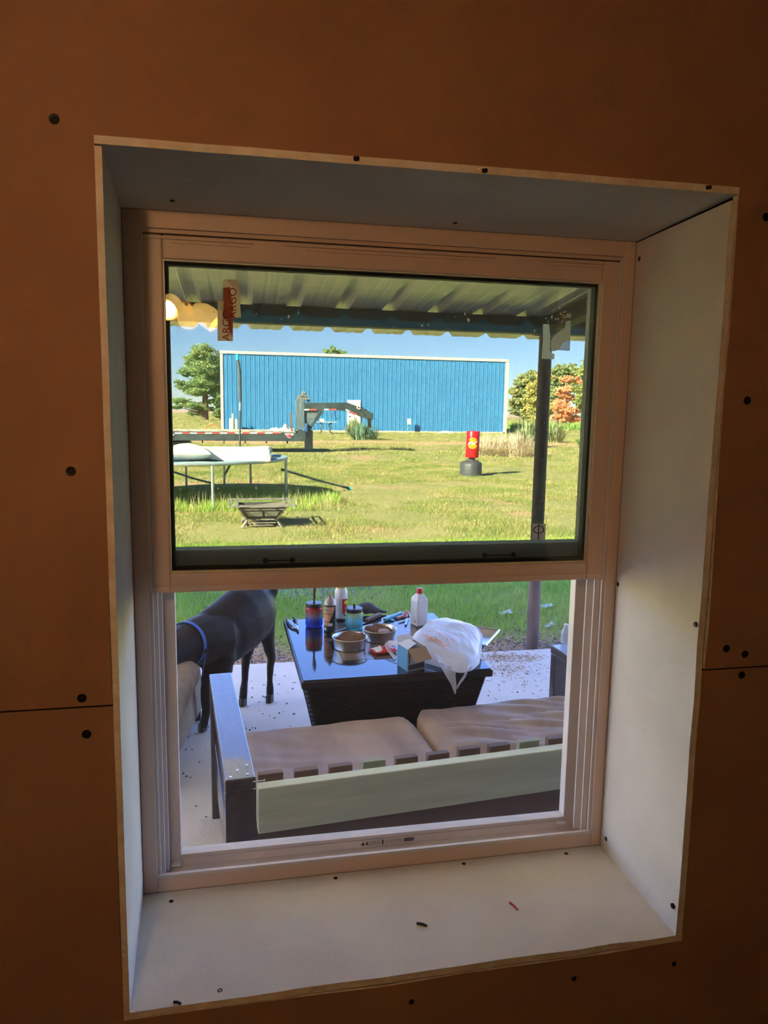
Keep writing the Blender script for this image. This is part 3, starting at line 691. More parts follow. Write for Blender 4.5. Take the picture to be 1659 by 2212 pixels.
MB().tube([(0, 0, h+0.008), (0, 0, h+0.028)], [0.006, 0.005], 8).build('torch_rod', mat('black_wick', (0.02, 0.02, 0.02), 0.7), t, smooth=True)
MB().tube([(0, 0, 0.012), (0, 0, h)], 0.006, 8).build('wick', mat('cotton_wick', (0.75, 0.72, 0.68), 0.9), t, smooth=True)
# spray cans
CANM = mat('bare_can_metal', (0.55, 0.52, 0.48), 0.35, metal=0.8); CORG = mat('can_orange_print', (0.75, 0.36, 0.20), 0.4, scale=30); CGRN = mat('can_dark_green_print', (0.02, 0.035, 0.028), 0.4); CGREY = mat('can_grey_print', (0.35, 0.36, 0.36), 0.4)
WHT = mat('white_print', (0.85, 0.85, 0.85), 0.5)
p = tz(714, 1365); rc = 0.0305; hc = 0.135
t = thing('spray_can', 'orange and dark green spray can with a bare metal dome and a red nozzle', 'spray can', (p.x, p.y+rc*0.85, TZ+0.001), 0.0)
MB().lathe([(rc*0.95, 0), (rc, 0.003), (rc*0.97, 0.006), (rc*0.97, hc-0.006), (rc*1.02, hc-0.003), (rc*0.99, hc)], 28, 0).build('can_body', CGRN, t, smooth=True)
MB().lathe([(rc*0.99, hc), (rc*0.93, hc+0.010), (rc*0.70, hc+0.024), (rc*0.45, hc+0.030), (rc*0.45, hc+0.034), (0.001, hc+0.034)], 28).build('can_dome', mat('dirty_dome', (0.42, 0.36, 0.31), 0.45, metal=0.5), t, smooth=True)
MB().lathe([(0.005, hc+0.034), (0.0055, hc+0.042), (0.004, hc+0.046), (0.001, hc+0.046)], 12).build('nozzle', mat('red_plastic', (0.62, 0.015, 0.02), 0.35), t, smooth=True)
def can_patch(mb, r, a0, a1, z0, z1, mi=0, a2=None, a3=None, n=10, off=0.0005):
    """curved print patch between angles a0..a1 (bottom) and a2..a3 (top)"""
    a2 = a0 if a2 is None else a2; a3 = a1 if a3 is None else a3
    def f(u, v):
        lo, hi = a0+(a1-a0)*u, a2+(a3-a2)*u; a = lo+(hi-lo)*v
        return ((r+off)*math.sin(a), -(r+off)*math.cos(a), z0+(z1-z0)*v)
    mb.grid(f, n, 6, mi)
rr = rc*0.975
mb = MB(); can_patch(mb, rr, -1.5, -0.45, 0.03, hc-0.008, 0, -1.5, 0.75)
mb.build('orange_panel', CORG, t)
mb = MB(); can_patch(mb, rr, 0.95, 1.5, 0.01, hc-0.008, 0); mb.build('grey_panel', CGREY, t)
mb = MB(); can_patch(mb, rr, -1.1, -0.4, hc-0.030, hc-0.018, 0, off=0.001); mb.build('print_badge', mat('teal_badge', (0.12, 0.35, 0.30), 0.5), t)
mb = MB()
for zz in (0.050, 0.090): can_patch(mb, rr, -1.5, 0.1, zz, zz+0.003, 0, off=0.0012)
can_patch(mb, rr, -0.4, 0.3, 0.030, 0.045, 1, off=0.001); can_patch(mb, rr, -1.2, -0.8, 0.008, 0.020, 1, off=0.001)
mb.build('print_marks', [CGRN, WHT], t)['kind'] = 'stuff'
p = tz(738, 1340); rw = 0.0335; hw_ = 0.165
t = thing('spray_can', 'tall white spray can with a yellow cap and a red label', 'spray can', (p.x, p.y+rw*0.85, TZ+0.001))
MB().lathe([(rw*0.95, 0), (rw, 0.004), (rw, hw_-0.025), (rw*0.93, hw_-0.010), (rw*0.75, hw_+0.004), (rw*0.6, hw_+0.008), (0.001, hw_+0.009)], 28).build('can_body', mat('white_can', (0.74, 0.76, 0.80), 0.3), t, smooth=True)
MB().lathe([(rw*0.72, hw_+0.003), (rw*0.74, hw_+0.012), (rw*0.66, hw_+0.045), (0.001, hw_+0.048)], 24).build('spray_cap', mat('yellow_cap', (0.85, 0.62, 0.01), 0.35), t, smooth=True)
MB().lathe([(rw*1.01, 0.0), (rw*1.02, 0.008), (rw*1.0, 0.009)], 28).build('base_ring', TBK, t, smooth=True)
mb = MB(); can_patch(mb, rw, 0.05, 1.3, 0.035, 0.115); mb.build('red_label', mat('red_label', (0.50, 0.03, 0.03), 0.4), t)
mb = MB(); can_patch(mb, rw, 0.35, 1.1, 0.088, 0.104, 0, off=0.0012); can_patch(mb, rw, 0.3, 0.6, 0.022, 0.033, 1, off=0.0012); can_patch(mb, rw, 0.75, 1.1, 0.022, 0.033, 1, off=0.0012)
mb.build('print_marks', [mat('yellow_cap', (0.85, 0.62, 0.01), 0.35), CGRN], t)['kind'] = 'stuff'
mb = MB()
for i in range(7): can_patch(mb, rw, -1.0, -0.15, 0.05+i*0.010, 0.053+i*0.010, 0, off=0.0008)
mb.build('small_print', mat('grey_small_print', (0.40, 0.42, 0.46), 0.5), t)
# steel bowls with leftovers
STEEL = mat('dull_steel', (0.62, 0.62, 0.62), 0.30, metal=1.0, scale=14, col2=(0.5, 0.49, 0.47))
FEED = mat('brown_feed', (0.20, 0.095, 0.05), 0.9, col2=(0.13, 0.06, 0.03), scale=60, bump=0.8, bscale=120)
def bowl(label, px, py, r, h, rz):
    p = tz(px, py); t = thing('steel_bowl', label, 'bowl', (p.x, p.y+r*0.86, TZ+0.001), rz, 'steel bowls on the table')
    rb = r*0.86
    MB().lathe([(0.001, 0.0015), (rb*0.97, 0.0), (rb, 0.002), (rb*1.01, 0.006), (rb*1.0, 0.008), (r*0.97, h*0.93), (r, h*0.96), (r*1.015, h), (r*0.99, h+0.0015), (r*0.955, h*0.97), (rb*0.96, 0.008), (0.001, 0.006)], 40).build('bowl_shell', STEEL, t, smooth=True)
    def f(u, v):
        a = 2*PI*v; q = u*(r*0.90)*(1.0 if math.sin(a+0.6) > -0.2 else 0.93)
        x, y = q*math.cos(a), q*math.sin(a); n = noise.noise(Vector((x*22, y*22, px)))
        return (x, y, 0.010+max(0.0, 0.028+0.014*n+0.016*u*math.cos(a-0.6)))
    MB().grid(f, 9, 36).build('feed', FEED, t, smooth=True)
    return t
t1 = bowl('steel bowl with brown crumbs at the front near the middle of the table', 760, 1410, 0.0815, 0.055, 0.2)
t2 = bowl('steel bowl behind and right of the front one, half empty', 826, 1391, 0.081, 0.055, 1.4)
MB().ball((-0.02, -0.02, 0.046), (0.035, 0.03, 0.010), 6).build('lump', mat('pink_lump', (0.35, 0.24, 0.20), 0.7), t2, smooth=True)
# pliers
PLB = mat('black_grip', (0.03, 0.03, 0.032), 0.5); PLM = mat('plier_steel', (0.35, 0.35, 0.35), 0.35, metal=0.9)
a, b = tz(620, 1340), tz(645, 1364); cpl = (a+b)/2
t = thing('pliers', 'black handled pliers lying open at the left edge of the table', 'pliers', (cpl.x, cpl.y, TZ+0.001))
P = lambda x, y, z=0.008: tz(x, y)-Vector((cpl.x, cpl.y, TZ+0.001))+Vector((0, 0, z))
MB().tube([P(619, 1338), P(621, 1346), P(626, 1353), P(632, 1357)], [0.006, 0.007, 0.006, 0.005], 8).build('handle', PLB, t, smooth=True)
MB().tube([P(634, 1337), P(640, 1343), P(641, 1350), P(637, 1355)], [0.006, 0.007, 0.006, 0.005], 8).build('handle', PLB, t, smooth=True)
mb = MB().tube([P(632, 1356), P(639, 1359), P(645, 1362)], [0.006, 0.008, 0.004], 8).tube([P(637, 1354), P(641, 1358), P(644, 1365)], [0.006, 0.008, 0.004], 8)
mb.build('jaw', PLM, t, smooth=True)
# knife, knotted cord, lighter, scissors, dark cloth at the back
a, b = tz(785, 1346), tz(821, 1333); cpl = (a+b)/2
t = thing('knife', 'knife with a brown riveted wooden handle behind the rear bowl', 'knife', (cpl.x, cpl.y, TZ+0.001))
P = lambda x, y, z=0.008: tz(x, y)-Vector((cpl.x, cpl.y, TZ+0.001))+Vector((0, 0, z))
WOODH = mat('knife_handle_wood', (0.16, 0.07, 0.035), 0.5, scale=20)
MB().beam(P(790, 1346, 0.012), P(821, 1332, 0.012), 0.022, 0.022).build('handle', WOODH, t, bevel=0.004)
MB().beam(P(790, 1346, 0.004), P(722, 1366, 0.004), 0.022, 0.002).build('blade', PLM, t)
for s in (0.15, 0.38, 0.6, 0.85):
    q = P(790, 1346, 0.012).lerp(P(821, 1332, 0.012), s); MB().ball(q+Vector((0, -0.0105, 0.003)), 0.0035, 5).build('rivet', mat('rivet', (0.45, 0.28, 0.2), 0.4, metal=0.6), t, smooth=True)
a, b = tz(828, 1343), tz(869, 1329); cpl = (a+b)/2
t = thing('utility_lighter', 'light blue handled utility lighter lying near the back edge', 'lighter', (cpl.x, cpl.y, TZ+0.001))
P = lambda x, y, z=0.008: tz(x, y)-Vector((cpl.x, cpl.y, TZ+0.001))+Vector((0, 0, z))
LBL = mat('light_blue_plastic', (0.10, 0.45, 0.65), 0.35)
MB().beam(P(830, 1343, 0.010), P(868, 1328, 0.010), 0.018, 0.018).build('body', LBL, t, bevel=0.004)
MB().beam(P(856, 1337, 0.006), P(872, 1333, 0.006), 0.014, 0.012).build('fuel_window', mat('pink_window', (0.5, 0.28, 0.32), 0.3), t, bevel=0.002)
MB().beam(P(845, 1342, 0.004), P(849, 1340, 0.004), 0.02, 0.008).build('trigger', LBL, t, bevel=0.002)
a = tz(877, 1345)
t = thing('scissors', 'open scissors with red handles left of the white bottle', 'scissors', (a.x, a.y, TZ+0.001))
P = lambda x, y, z=0.004: tz(x, y)-Vector((a.x, a.y, TZ+0.001))+Vector((0, 0, z))
MB().beam(P(861, 1346), P(882, 1339), 0.012, 0.003).build('blade', PLM, t); MB().beam(P(876, 1352, 0.006), P(880, 1338, 0.006), 0.012, 0.003).build('blade', PLM, t)
RED = mat('red_plastic', (0.62, 0.015, 0.02), 0.35)
for c0 in (P(874, 1333, 0.008), P(878, 1328, 0.008)):
    mb = MB(); mb.tube([c0+Vector((0.014*math.cos(i*PI/7), 0.020*math.sin(i*PI/7), 0)) for i in range(15)], 0.005, 6, caps=False); mb.build('handle_loop', mat('faded_red', (0.55, 0.14, 0.12), 0.4), t, smooth=True)
a = tz(800, 1332)
mb = MB(); mb.ball((0, 0.02, 0.03), (0.055, 0.045, 0.032), 10).ball((0.045, 0.01, 0.018), (0.035, 0.03, 0.018), 8).tube([(0.05, 0.01, 0.02), (0.085, 0, 0.012), (0.11, -0.005, 0.01)], [0.014, 0.009, 0.005], 8)
t = thing('glove', 'crumpled dark grey glove behind the aqua jar', 'glove', (a.x-0.01, a.y+0.045, TZ+0.001))
remeshed(mb, 'glove_shell', mat('dark_grey_cloth', (0.05, 0.055, 0.07), 0.7, scale=40, bump=0.4), t, 0.006, 3)
# white bottle with a red cap
a, b, c = tz(884, 1345), tz(898, 1356), tz(919, 1344)
t = thing('bottle', 'white square plastic bottle with a red cap and printed back label', 'bottle', ((a.x+c.x)/2, (b.y+a.y)/2+0.012, TZ+0.001), 0.35)
WB = mat('white_plastic', (0.80, 0.80, 0.80), 0.4, spec=0.4)
w0 = 0.033
def sq(w, z, d=None): d = d or w; return [(-w, -d, z), (w, -d, z), (w, d, z), (-w, d, z)]
mb = MB(); rows = [sq(w0*0.96, 0), sq(w0, 0.004), sq(w0, 0.130), sq(w0*0.93, 0.142), sq(w0*0.55, 0.160), sq(w0*0.42, 0.166)]
for i in range(5): mb.add(rows[i]+rows[i+1], [(j, (j+1) % 4, 4+(j+1) % 4, 4+j) for j in range(4)])
mb.add(rows[0], [(3, 2, 1, 0)]); mb.add(rows[-1], [(0, 1, 2, 3)])
mb.build('bottle_body', WB, t, bevel=0.006, seg=3, angle=20)
MB().lathe([(0.0155, 0.160), (0.016, 0.166), (0.016, 0.190), (0.0145, 0.193), (0.001, 0.1935)], 20).build('cap', RED, t, smooth=True)
mb = MB()
mb.add([(-w0-0.0006, 0.026, 0.012), (-w0-0.0006, -0.026, 0.012), (-w0-0.0006, -0.026, 0.125), (-w0-0.0006, 0.026, 0.125)], [(0, 1, 2, 3)], 0)
for i in range(13):
    if i in (4, 9): continue
    z = 0.118-i*0.007; e_ = random.uniform(-0.022, -0.005); mb.add([(-w0-0.001, 0.022, z), (-w0-0.001, e_, z), (-w0-0.001, e_, z+0.0016), (-w0-0.001, 0.022, z+0.0016)], [(0, 1, 2, 3)], 1)
mb.add([(-w0-0.001, -0.004, 0.016), (-w0-0.001, -0.022, 0.016), (-w0-0.001, -0.022, 0.03), (-w0-0.001, -0.004, 0.03)], [(0, 1, 2, 3)], 1)
mb.build('back_label', [mat('pale_label', (0.72, 0.73, 0.78), 0.5), mat('grey_small_print', (0.40, 0.42, 0.46), 0.5)], t)
mb = MB(); 
for i in range(5): mb.box(-w0+0.004, w0-0.004, -w0-0.0008, -w0+0.001, 0.02+i*0.025, 0.0206+i*0.025)
mb.build('mould_line', WB, t)
# red packet
a = tz(828, 1409)
t = thing('snack_packet', 'small crumpled red and white packet in front of the bag handle', 'packet', (a.x, a.y, TZ+0.001), 0.25)
MB().grid(lambda u, v: ((u-.5)*0.115, (v-.5)*0.075, 0.012+0.016*math.sin(PI*u)*math.sin(PI*v)+0.008*noise.noise(Vector((u*5, v*5, 3)))), 14, 10).grid(lambda u, v: ((u-.5)*0.113, (v-.5)*0.073, 0.001+0.004*(abs(u-.5)+abs(v-.5))), 14, 10).build('wrapper', mat('red_foil', (0.62, 0.02, 0.03), 0.3, scale=30), t)
MB().grid(lambda u, v: (-0.05+u*0.035, (v-.5)*0.06, 0.016+0.016*math.sin(PI*(0.07+u*.3))*math.sin(PI*v)+0.006*noise.noise(Vector((u*5, v*5, 3)))), 6, 6).build('white_print', WHT, t)
# opened carton
q0, q1, q2 = tz(880, 1452), tz(864, 1441), tz(919, 1443)
BXB = mat('carton_blue', (0.10, 0.30, 0.45), 0.5, scale=12); BXG = mat('carton_grey_print', (0.55, 0.55, 0.53), 0.6, scale=60); BXC = mat('cardboard', (0.36, 0.22, 0.11), 0.85, scale=10); BXW = mat('carton_white', (0.62, 0.64, 0.68), 0.6)
t = thing('carton', 'small blue carton with its brown cardboard flap open at the front edge', 'box', (q0.x, q0.y, TZ+0.001))
u = (q2-q0); u.z = 0; u = u.normalized()*0.092; v = (q1-q0); v.z = 0; v = Vector((-u.y, u.x, 0)).normalized()*0.10
v = ((q1-q0)*Vector((1, 1, 0))).normalized()*0.092; hB = 0.098; Zv = Vector((0, 0, hB)); th = 0.0012
O = Vector((0, 0, 0))
def wall(mb, a, b, n, mi): mb.hexa([a, b, b+Zv, a+Zv], [a+n, b+n, b+n+Zv, a+n+Zv], mi)
mb = MB(); wall(mb, O, v, u.normalized()*th, 0); mb.build('side_blue', BXB, t)
mb = MB(); wall(mb, O, u, v.normalized()*th, 0); wall(mb, u, u+v, -u.normalized()*th, 0); wall(mb, v, u+v, -v.normalized()*th, 0); mb.hexa([O, u, u+v, v], [O+Vector((0, 0, th)), u+Vector((0, 0, th)), u+v+Vector((0, 0, th)), v+Vector((0, 0, th))])
mb.build('carton_walls', BXG, t)
fl = (-v.normalized()*0.055+Vector((0, 0, -0.040)))
MB().hexa([Zv+u*0.0, Zv+u, Zv+u*1.04+fl, Zv+u*0.06+fl], [p+Vector((0, 0, th)) for p in (Zv+u*0.0, Zv+u, Zv+u*1.04+fl, Zv+u*0.06+fl)]).build('flap', BXC, t)
f2 = u.normalized()*0.05+Vector((0, 0, 0.016))
MB().hexa([Zv, Zv+v, Zv+v*0.85+f2, Zv+v*0.1+f2], [p+Vector((0, 0, th)) for p in (Zv, Zv+v, Zv+v*0.85+f2, Zv+v*0.1+f2)]).build('flap', BXW, t)
f3 = v.normalized()*0.035+Vector((0, 0, 0.02))
MB().hexa([Zv+v, Zv+v+u, Zv+v+u*0.9+f3, Zv+v+u*0.1+f3], [p+Vector((0, 0, th)) for p in (Zv+v, Zv+v+u, Zv+v+u*0.9+f3, Zv+v+u*0.1+f3)]).build('flap', BXW, t)
mb = MB(); nn = -v.normalized()*0.0008
def fr(s, z): return u*s+Vector((0, 0, z*hB))+nn
mb.add([fr(.05, .06), fr(.95, .06), fr(.95, .30), fr(.05, .30)], [(0, 1, 2, 3)], 0)
for i in range(5):
    for j in range(6): mb.add([fr(.22+j*.12, .36+i*.10), fr(.32+j*.12, .36+i*.10), fr(.32+j*.12, .43+i*.10), fr(.22+j*.12, .43+i*.10)], [(0, 1, 2, 3)], 1)
    mb.add([fr(.06, .36+i*.10), fr(.15, .36+i*.10), fr(.15, .43+i*.10), fr(.06, .43+i*.10)], [(0, 1, 2, 3)], 0)
mb.build('printed_table', [CGRN, mat('print_light_grey', (0.52, 0.52, 0.52), 0.6)], t)
# baking tray under the bag
TRAYM = mat('tray_metal', (0.60, 0.61, 0.62), 0.28, metal=0.9, scale=10)
a = Vector((1.030, 3.262, TZ+0.001))
t = thing('baking_tray', 'grey metal baking tray sticking out past the right edge of the table under the bag', 'tray', a, -0.593)
lw, ld_, lh = 0.165, 0.133, 0.028
mb = MB()
o0, o1 = [(-lw, -ld_, lh), (lw, -ld_, lh), (lw, ld_, lh), (-lw, ld_, lh)], [(-lw*.9, -ld_*.88, 0), (lw*.9, -ld_*.88, 0), (lw*.9, ld_*.88, 0), (-lw*.9, ld_*.88, 0)]
i0 = [(x*.985, y*.98, lh-0.001) for x, y, z in o0]; i1 = [(x*.985, y*.98, 0.0015) for x, y, z in o1]
mb.add(o0+o1+i0+i1, [(0, 1, 5, 4), (1, 2, 6, 5), (2, 3, 7, 6), (3, 0, 4, 7), (4, 5, 6, 7), (8, 9, 13, 12), (9, 10, 14, 13), (10, 11, 15, 14), (11, 8, 12, 15), (12, 13, 14, 15), (0, 1, 9, 8), (1, 2, 10, 9), (2, 3, 11, 10), (3, 0, 8, 11)])
mb.build('pan', TRAYM, t, bevel=0.004)
mb = MB(); rp = [(-lw, -ld_, lh), (lw, -ld_, lh), (lw, ld_, lh), (-lw, ld_, lh)]
for i in range(4): mb.tube([rp[i], rp[(i+1) % 4]], 0.005, 8)
mb.build('rolled_rim', TRAYM, t, smooth=True)
# plastic carrier bag
BAGM = veil_mat('thin_white_plastic', (0.86, 0.87, 0.92), 0.22, translucent=0.35, rough=0.3)
BINK = mat('orange_ink', (0.85, 0.27, 0.06), 0.6)
out_px = [(862, 1398), (880, 1378), (905, 1356), (925, 1342), (960, 1335), (1000, 1340), (1030, 1350), (1043, 1368), (1041, 1395), (1036, 1420), (1018, 1436), (990, 1438), (960, 1428), (925, 1418), (895, 1412), (870, 1410)]
ZBG = TZ+0.045
outl = [atz(x, y, ZBG) for x, y in out_px]
cb = sum(outl, Vector())/len(outl)
def rad_at(a):
    n = len(outl)
    d = Vector((math.cos(a), math.sin(a)))
    best = 0.1
    for i in range(n):
        p, q = outl[i]-cb, outl[(i+1) % n]-cb; e_ = q-p
        den = d.x*e_.y-d.y*e_.x
        if abs(den) < 1e-9: continue
        t_ = (p.x*e_.y-p.y*e_.x)/den; s_ = (p.x*d.y-p.y*d.x)/den
        if t_ > 0 and -1e-6 <= s_ <= 1+1e-6: best = t_
    return best
RAD = [rad_at(2*PI*i/96) for i in range(96)]
def rad_s(a):
    f = (a % (2*PI))/(2*PI)*96; i = int(f) % 96; return RAD[i]+(RAD[(i+1) % 96]-RAD[i])*(f-int(f))
def bag_h(x, y):
    r = math.hypot(x, y); a = math.atan2(y, x); u = min(1.0, r/max(1e-4, rad_s(a)))
    s = max(0.0, 1-u**2.6)**0.6
    wr = 0.010*noise.noise(Vector((x*11, y*11, 1.0)))+0.006*abs(noise.noise(Vector((x*28+3*y, y*9, 5.0))))
    return 0.004+0.040*s*(1+0.25*(y/0.2))+wr*min(1, s*2)
t = thing('plastic_bag', 'crumpled white plastic carrier bag with orange lettering on the right of the table', 'plastic bag', (cb.x, cb.y, TZ))
def top(u, v):
    a = 2*PI*v; r = rad_s(a)*u; x, y = r*math.cos(a), r*math.sin(a); return (x, y, 0.026*(1-u**6)+bag_h(x, y)+0.012)
def botm(u, v):
    a = 2*PI*v; r = rad_s(a)*u; x, y = r*math.cos(a), r*math.sin(a)
    return (x, y, 0.031+0.006*u if x > 0.02 else 0.006+0.006*u)
mb = MB(); mb.grid(top, 40, 110).grid(botm, 8, 110)
mb.build('bag_body', BAGM, t, smooth=True)
# handles hanging over the front edge, one loop reaching left
def P(x, y, Y): return at(x, y, Y)-Vector((cb.x, cb.y, TZ))
yf = 2.80
def sheet_strip(ra, rb, name, wv=0.010):
    n = len(ra)
    def f(u, v):
        i = min(n-2, int(u*(n-1))); s_ = u*(n-1)-i
        p = ra[i].lerp(ra[i+1], s_); q = rb[i].lerp(rb[i+1], s_); r_ = p.lerp(q, v)
        return r_+Vector((0, wv*noise.noise(Vector((r_.x*30, r_.z*12, 2))), wv*0.4*math.sin(v*9)))
    MB().grid(f, 16, 10).build(name, BAGM, t, smooth=True)
sheet_strip([P(938, 1412, 2.92), P(948, 1432, 2.82), P(960, 1455, yf), P(974, 1478, yf), P(982, 1499, yf)], [P(980, 1420, 2.92), P(985, 1440, 2.82), P(984, 1460, yf), P(986, 1480, yf), P(985, 1499, yf)], 'bag_handle')
sheet_strip([P(985, 1428, 2.96), P(1000, 1438, 2.84), P(1004, 1452, yf-0.005), P(998, 1466, yf-0.005), P(986, 1484, yf-0.005)], [P(1018, 1428, 2.96), P(1012, 1440, 2.84), P(1009, 1455, yf-0.005), P(1002, 1470, yf-0.005), P(988, 1490, yf-0.005)], 'bag_handle')
def Pz(x, y, z): return atz(x, y, TZ+z)-Vector((cb.x, cb.y, TZ))
sheet_strip([Pz(880, 1384, 0.06), Pz(858, 1384, 0.055), Pz(840, 1383, 0.05), Pz(830, 1392, 0.035), Pz(838, 1408, 0.015), Pz(852, 1426, 0.004)], [Pz(882, 1404, 0.03), Pz(862, 1398, 0.04), Pz(850, 1394, 0.04), Pz(841, 1396, 0.03), Pz(846, 1408, 0.012), Pz(858, 1420, 0.004)], 'bag_handle', 0.006)
# lettering printed on the bag (it reads from the far side of the table)
mb = MB()
def on_bag(px, py): return atz(px, py, TZ+0.075)-Vector((cb.x, cb.y, TZ))
def put(body, pxc, size, up_px, right_px, sp=1.0, shear=0.0):
    O = on_bag(*pxc); U = on_bag(*right_px)-O; V = on_bag(*up_px)-O; U.z = V.z = 0; U.normalize(); V.normalize()
    def fn(x, y):
        q = O+U*x+V*y; u_ = min(1.0, math.hypot(q.x, q.y)/rad_s(math.atan2(q.y, q.x)))
        return (q.x, q.y, 0.026*(1-u_**6)+bag_h(q.x, q.y)+0.012+0.0042)
    mb.text(body, O, U, V, size, 0, spacing=sp, shear=shear, fn=fn)
mb = MB(); put('Market', (938, 1385), 0.072, (933, 1397), (908, 1374), 0.85, 0.25); mb.build('word_print', BINK, t)
mb = MB(); put('STREET', (947, 1374), 0.036, (942, 1385), (917, 1363), 1.15); mb.build('word_print', BINK, t)
mb = MB()
for k in range(2):                                            # two lines of print too small to read
    for j in range(15):
        w_ = random.uniform(0.003, 0.008); q = on_bag(978-5*j-6*k, 1371-2.5*j-5*k)
        vs = [(q.x+dx*0.75-dy*0.4, q.y+dx*0.4+dy*0.75) for dx, dy in ((0, 0), (w_, 0), (w_, 0.006), (0, 0.006))]
        hz = lambda X, Y: 0.026*(1-min(1, math.hypot(X, Y)/rad_s(math.atan2(Y, X)))**6)+bag_h(X, Y)+0.0160
        mb.add([(X, Y, hz(X, Y)) for X, Y in vs], [(0, 1, 2, 3)])
mb.build('small_print', BINK, t)['kind'] = 'stuff'; mb = MB()
O = on_bag(972, 1386)
for k in range(9):
    a = k*2*PI/9; q = O+Vector((0.016*math.cos(a), 0.016*math.sin(a), 0)); u_ = min(1.0, math.hypot(q.x, q.y)/rad_s(math.atan2(q.y, q.x)))
    z = 0.026*(1-u_**6)+bag_h(q.x, q.y)+0.0162; n = 8
    mb.add([(q.x+(0.007*math.cos(2*PI*i/n))*math.cos(a)-(0.0035*math.sin(2*PI*i/n))*math.sin(a), q.y+(0.007*math.cos(2*PI*i/n))*math.sin(a)+(0.0035*math.sin(2*PI*i/n))*math.cos(a), z) for i in range(n)], [tuple(range(n))])
mb.build('flower_print', BINK, t)['kind'] = 'stuff'

# ------------------------------------------------------------------ home-made outdoor sofa, seen from behind
sf = thing('outdoor_sofa', 'home-made dark wooden sofa with a pale green back beam below the window', 'sofa', (-0.060, 1.980, 0), 0.093)
DW = mat('dark_stained_wood', (0.042, 0.026, 0.024), 0.34, col2=(0.075, 0.045, 0.042), scale=5, stretch=(6, 0.8, 6), bump=0.25, bscale=30, spec=0.8, coat=0.8)
GW = mat('green_treated_wood', (0.72, 0.76, 0.54), 0.75, col2=(0.60, 0.64, 0.44), scale=4, stretch=(0.7, 8, 8), bump=0.15, bscale=40)
BW = mat('brown_plywood', (0.20, 0.125, 0.09), 0.7, col2=(0.13, 0.08, 0.06), scale=3, stretch=(0.6, 4, 5), bump=0.2)
AW, AL, AH = 0.088, 0.875, 0.600
SW = 1.62
DWL = mat('pale_sawn_edge', (0.30, 0.26, 0.25), 0.6)
for x0 in (0.0, SW-AW):
    MB().box(x0, x0+AW, 0.0, AL, AH-0.038, AH).build('arm_board', DW, sf, bevel=0.004)
    MB().box(x0, x0+AW, 0.0, 0.038, 0.0, AH-0.038).build('back_post', DW, sf, bevel=0.003)
    MB().box(x0, x0+AW, AL-0.045, AL-0.005, 0.0, AH-0.038).build('front_post', DW, sf, bevel=0.003)
    MB().box(x0+0.012, x0+0.05, 0.038, AL-0.045, 0.20, 0.34).build('side_rail', DW, sf, bevel=0.003)
MB().box(AW+0.001, SW-AW-0.001, -0.040, -0.002, AH-0.155, AH-0.016).build('back_beam', GW, sf, bevel=0.003)
MB().box(AW, SW-AW, 0.0, 0.016, 0.05, AH-0.150).build('back_panel', BW, sf)
MB().box(AW, SW-AW, AL-0.06, AL-0.02, 0.20, 0.30).build('front_rail', DW, sf, bevel=0.003)
SLG = mat('green_slat_end', (0.38, 0.40, 0.26), 0.75)
sl = None
for i in range(14):
    x = 0.098+i*0.105
    if x > SW-AW-0.08: break
    o = MB().box(x, x+0.072, 0.016, 0.040, 0.06, AH-0.006+random.uniform(-0.003, 0.002)).build('back_slat', SLG if i in (3, 8) else BW, sf, bevel=0.002)
    if i in (3, 8): o['label'] = 'unpainted pale green slat'
for i in range(9):
    o = MB().box(AW, SW-AW, 0.10+i*0.08, 0.16+i*0.08, 0.285, 0.300).build('seat_slat', DW, sf) if i else MB().box(AW, SW-AW, 0.05, 0.085, 0.285, 0.300).build('seat_slat', DW, sf)
SCB = mat('bright_screw', (0.6, 0.6, 0.62), 0.3, metal=0.9)
for z in (AH-0.008, AH-0.030):
    MB().tube([(AW-0.01, -0.010, z), (AW+0.022, -0.012, z+0.001), (AW+0.0225, -0.012, z+0.001), (AW+0.025, -0.012, z+0.001)], [0.0022, 0.0022, 0.0045, 0.004], 8).build('loose_screw', SCB, sf, smooth=True)
for (x, y) in ((0.018, 0.02), (0.066, 0.025), (0.04, 0.055), (0.07, 0.08), (0.02, 0.86), (0.05, 0.86)):
    MB().lathe([(0.001, 0.0), (0.004, 0.0), (0.005, 0.0006), (0.003, 0.001), (0.001, 0.0006)], 10, c=(x, y, AH)).build('deck_screw', SCB, sf)
CUSH = mat('brown_cushion_cloth', (0.42, 0.315, 0.26), 0.6, col2=(0.30, 0.215, 0.175), scale=4, stretch=(2.2, 0.5, 1), bump=0.10, bscale=60)
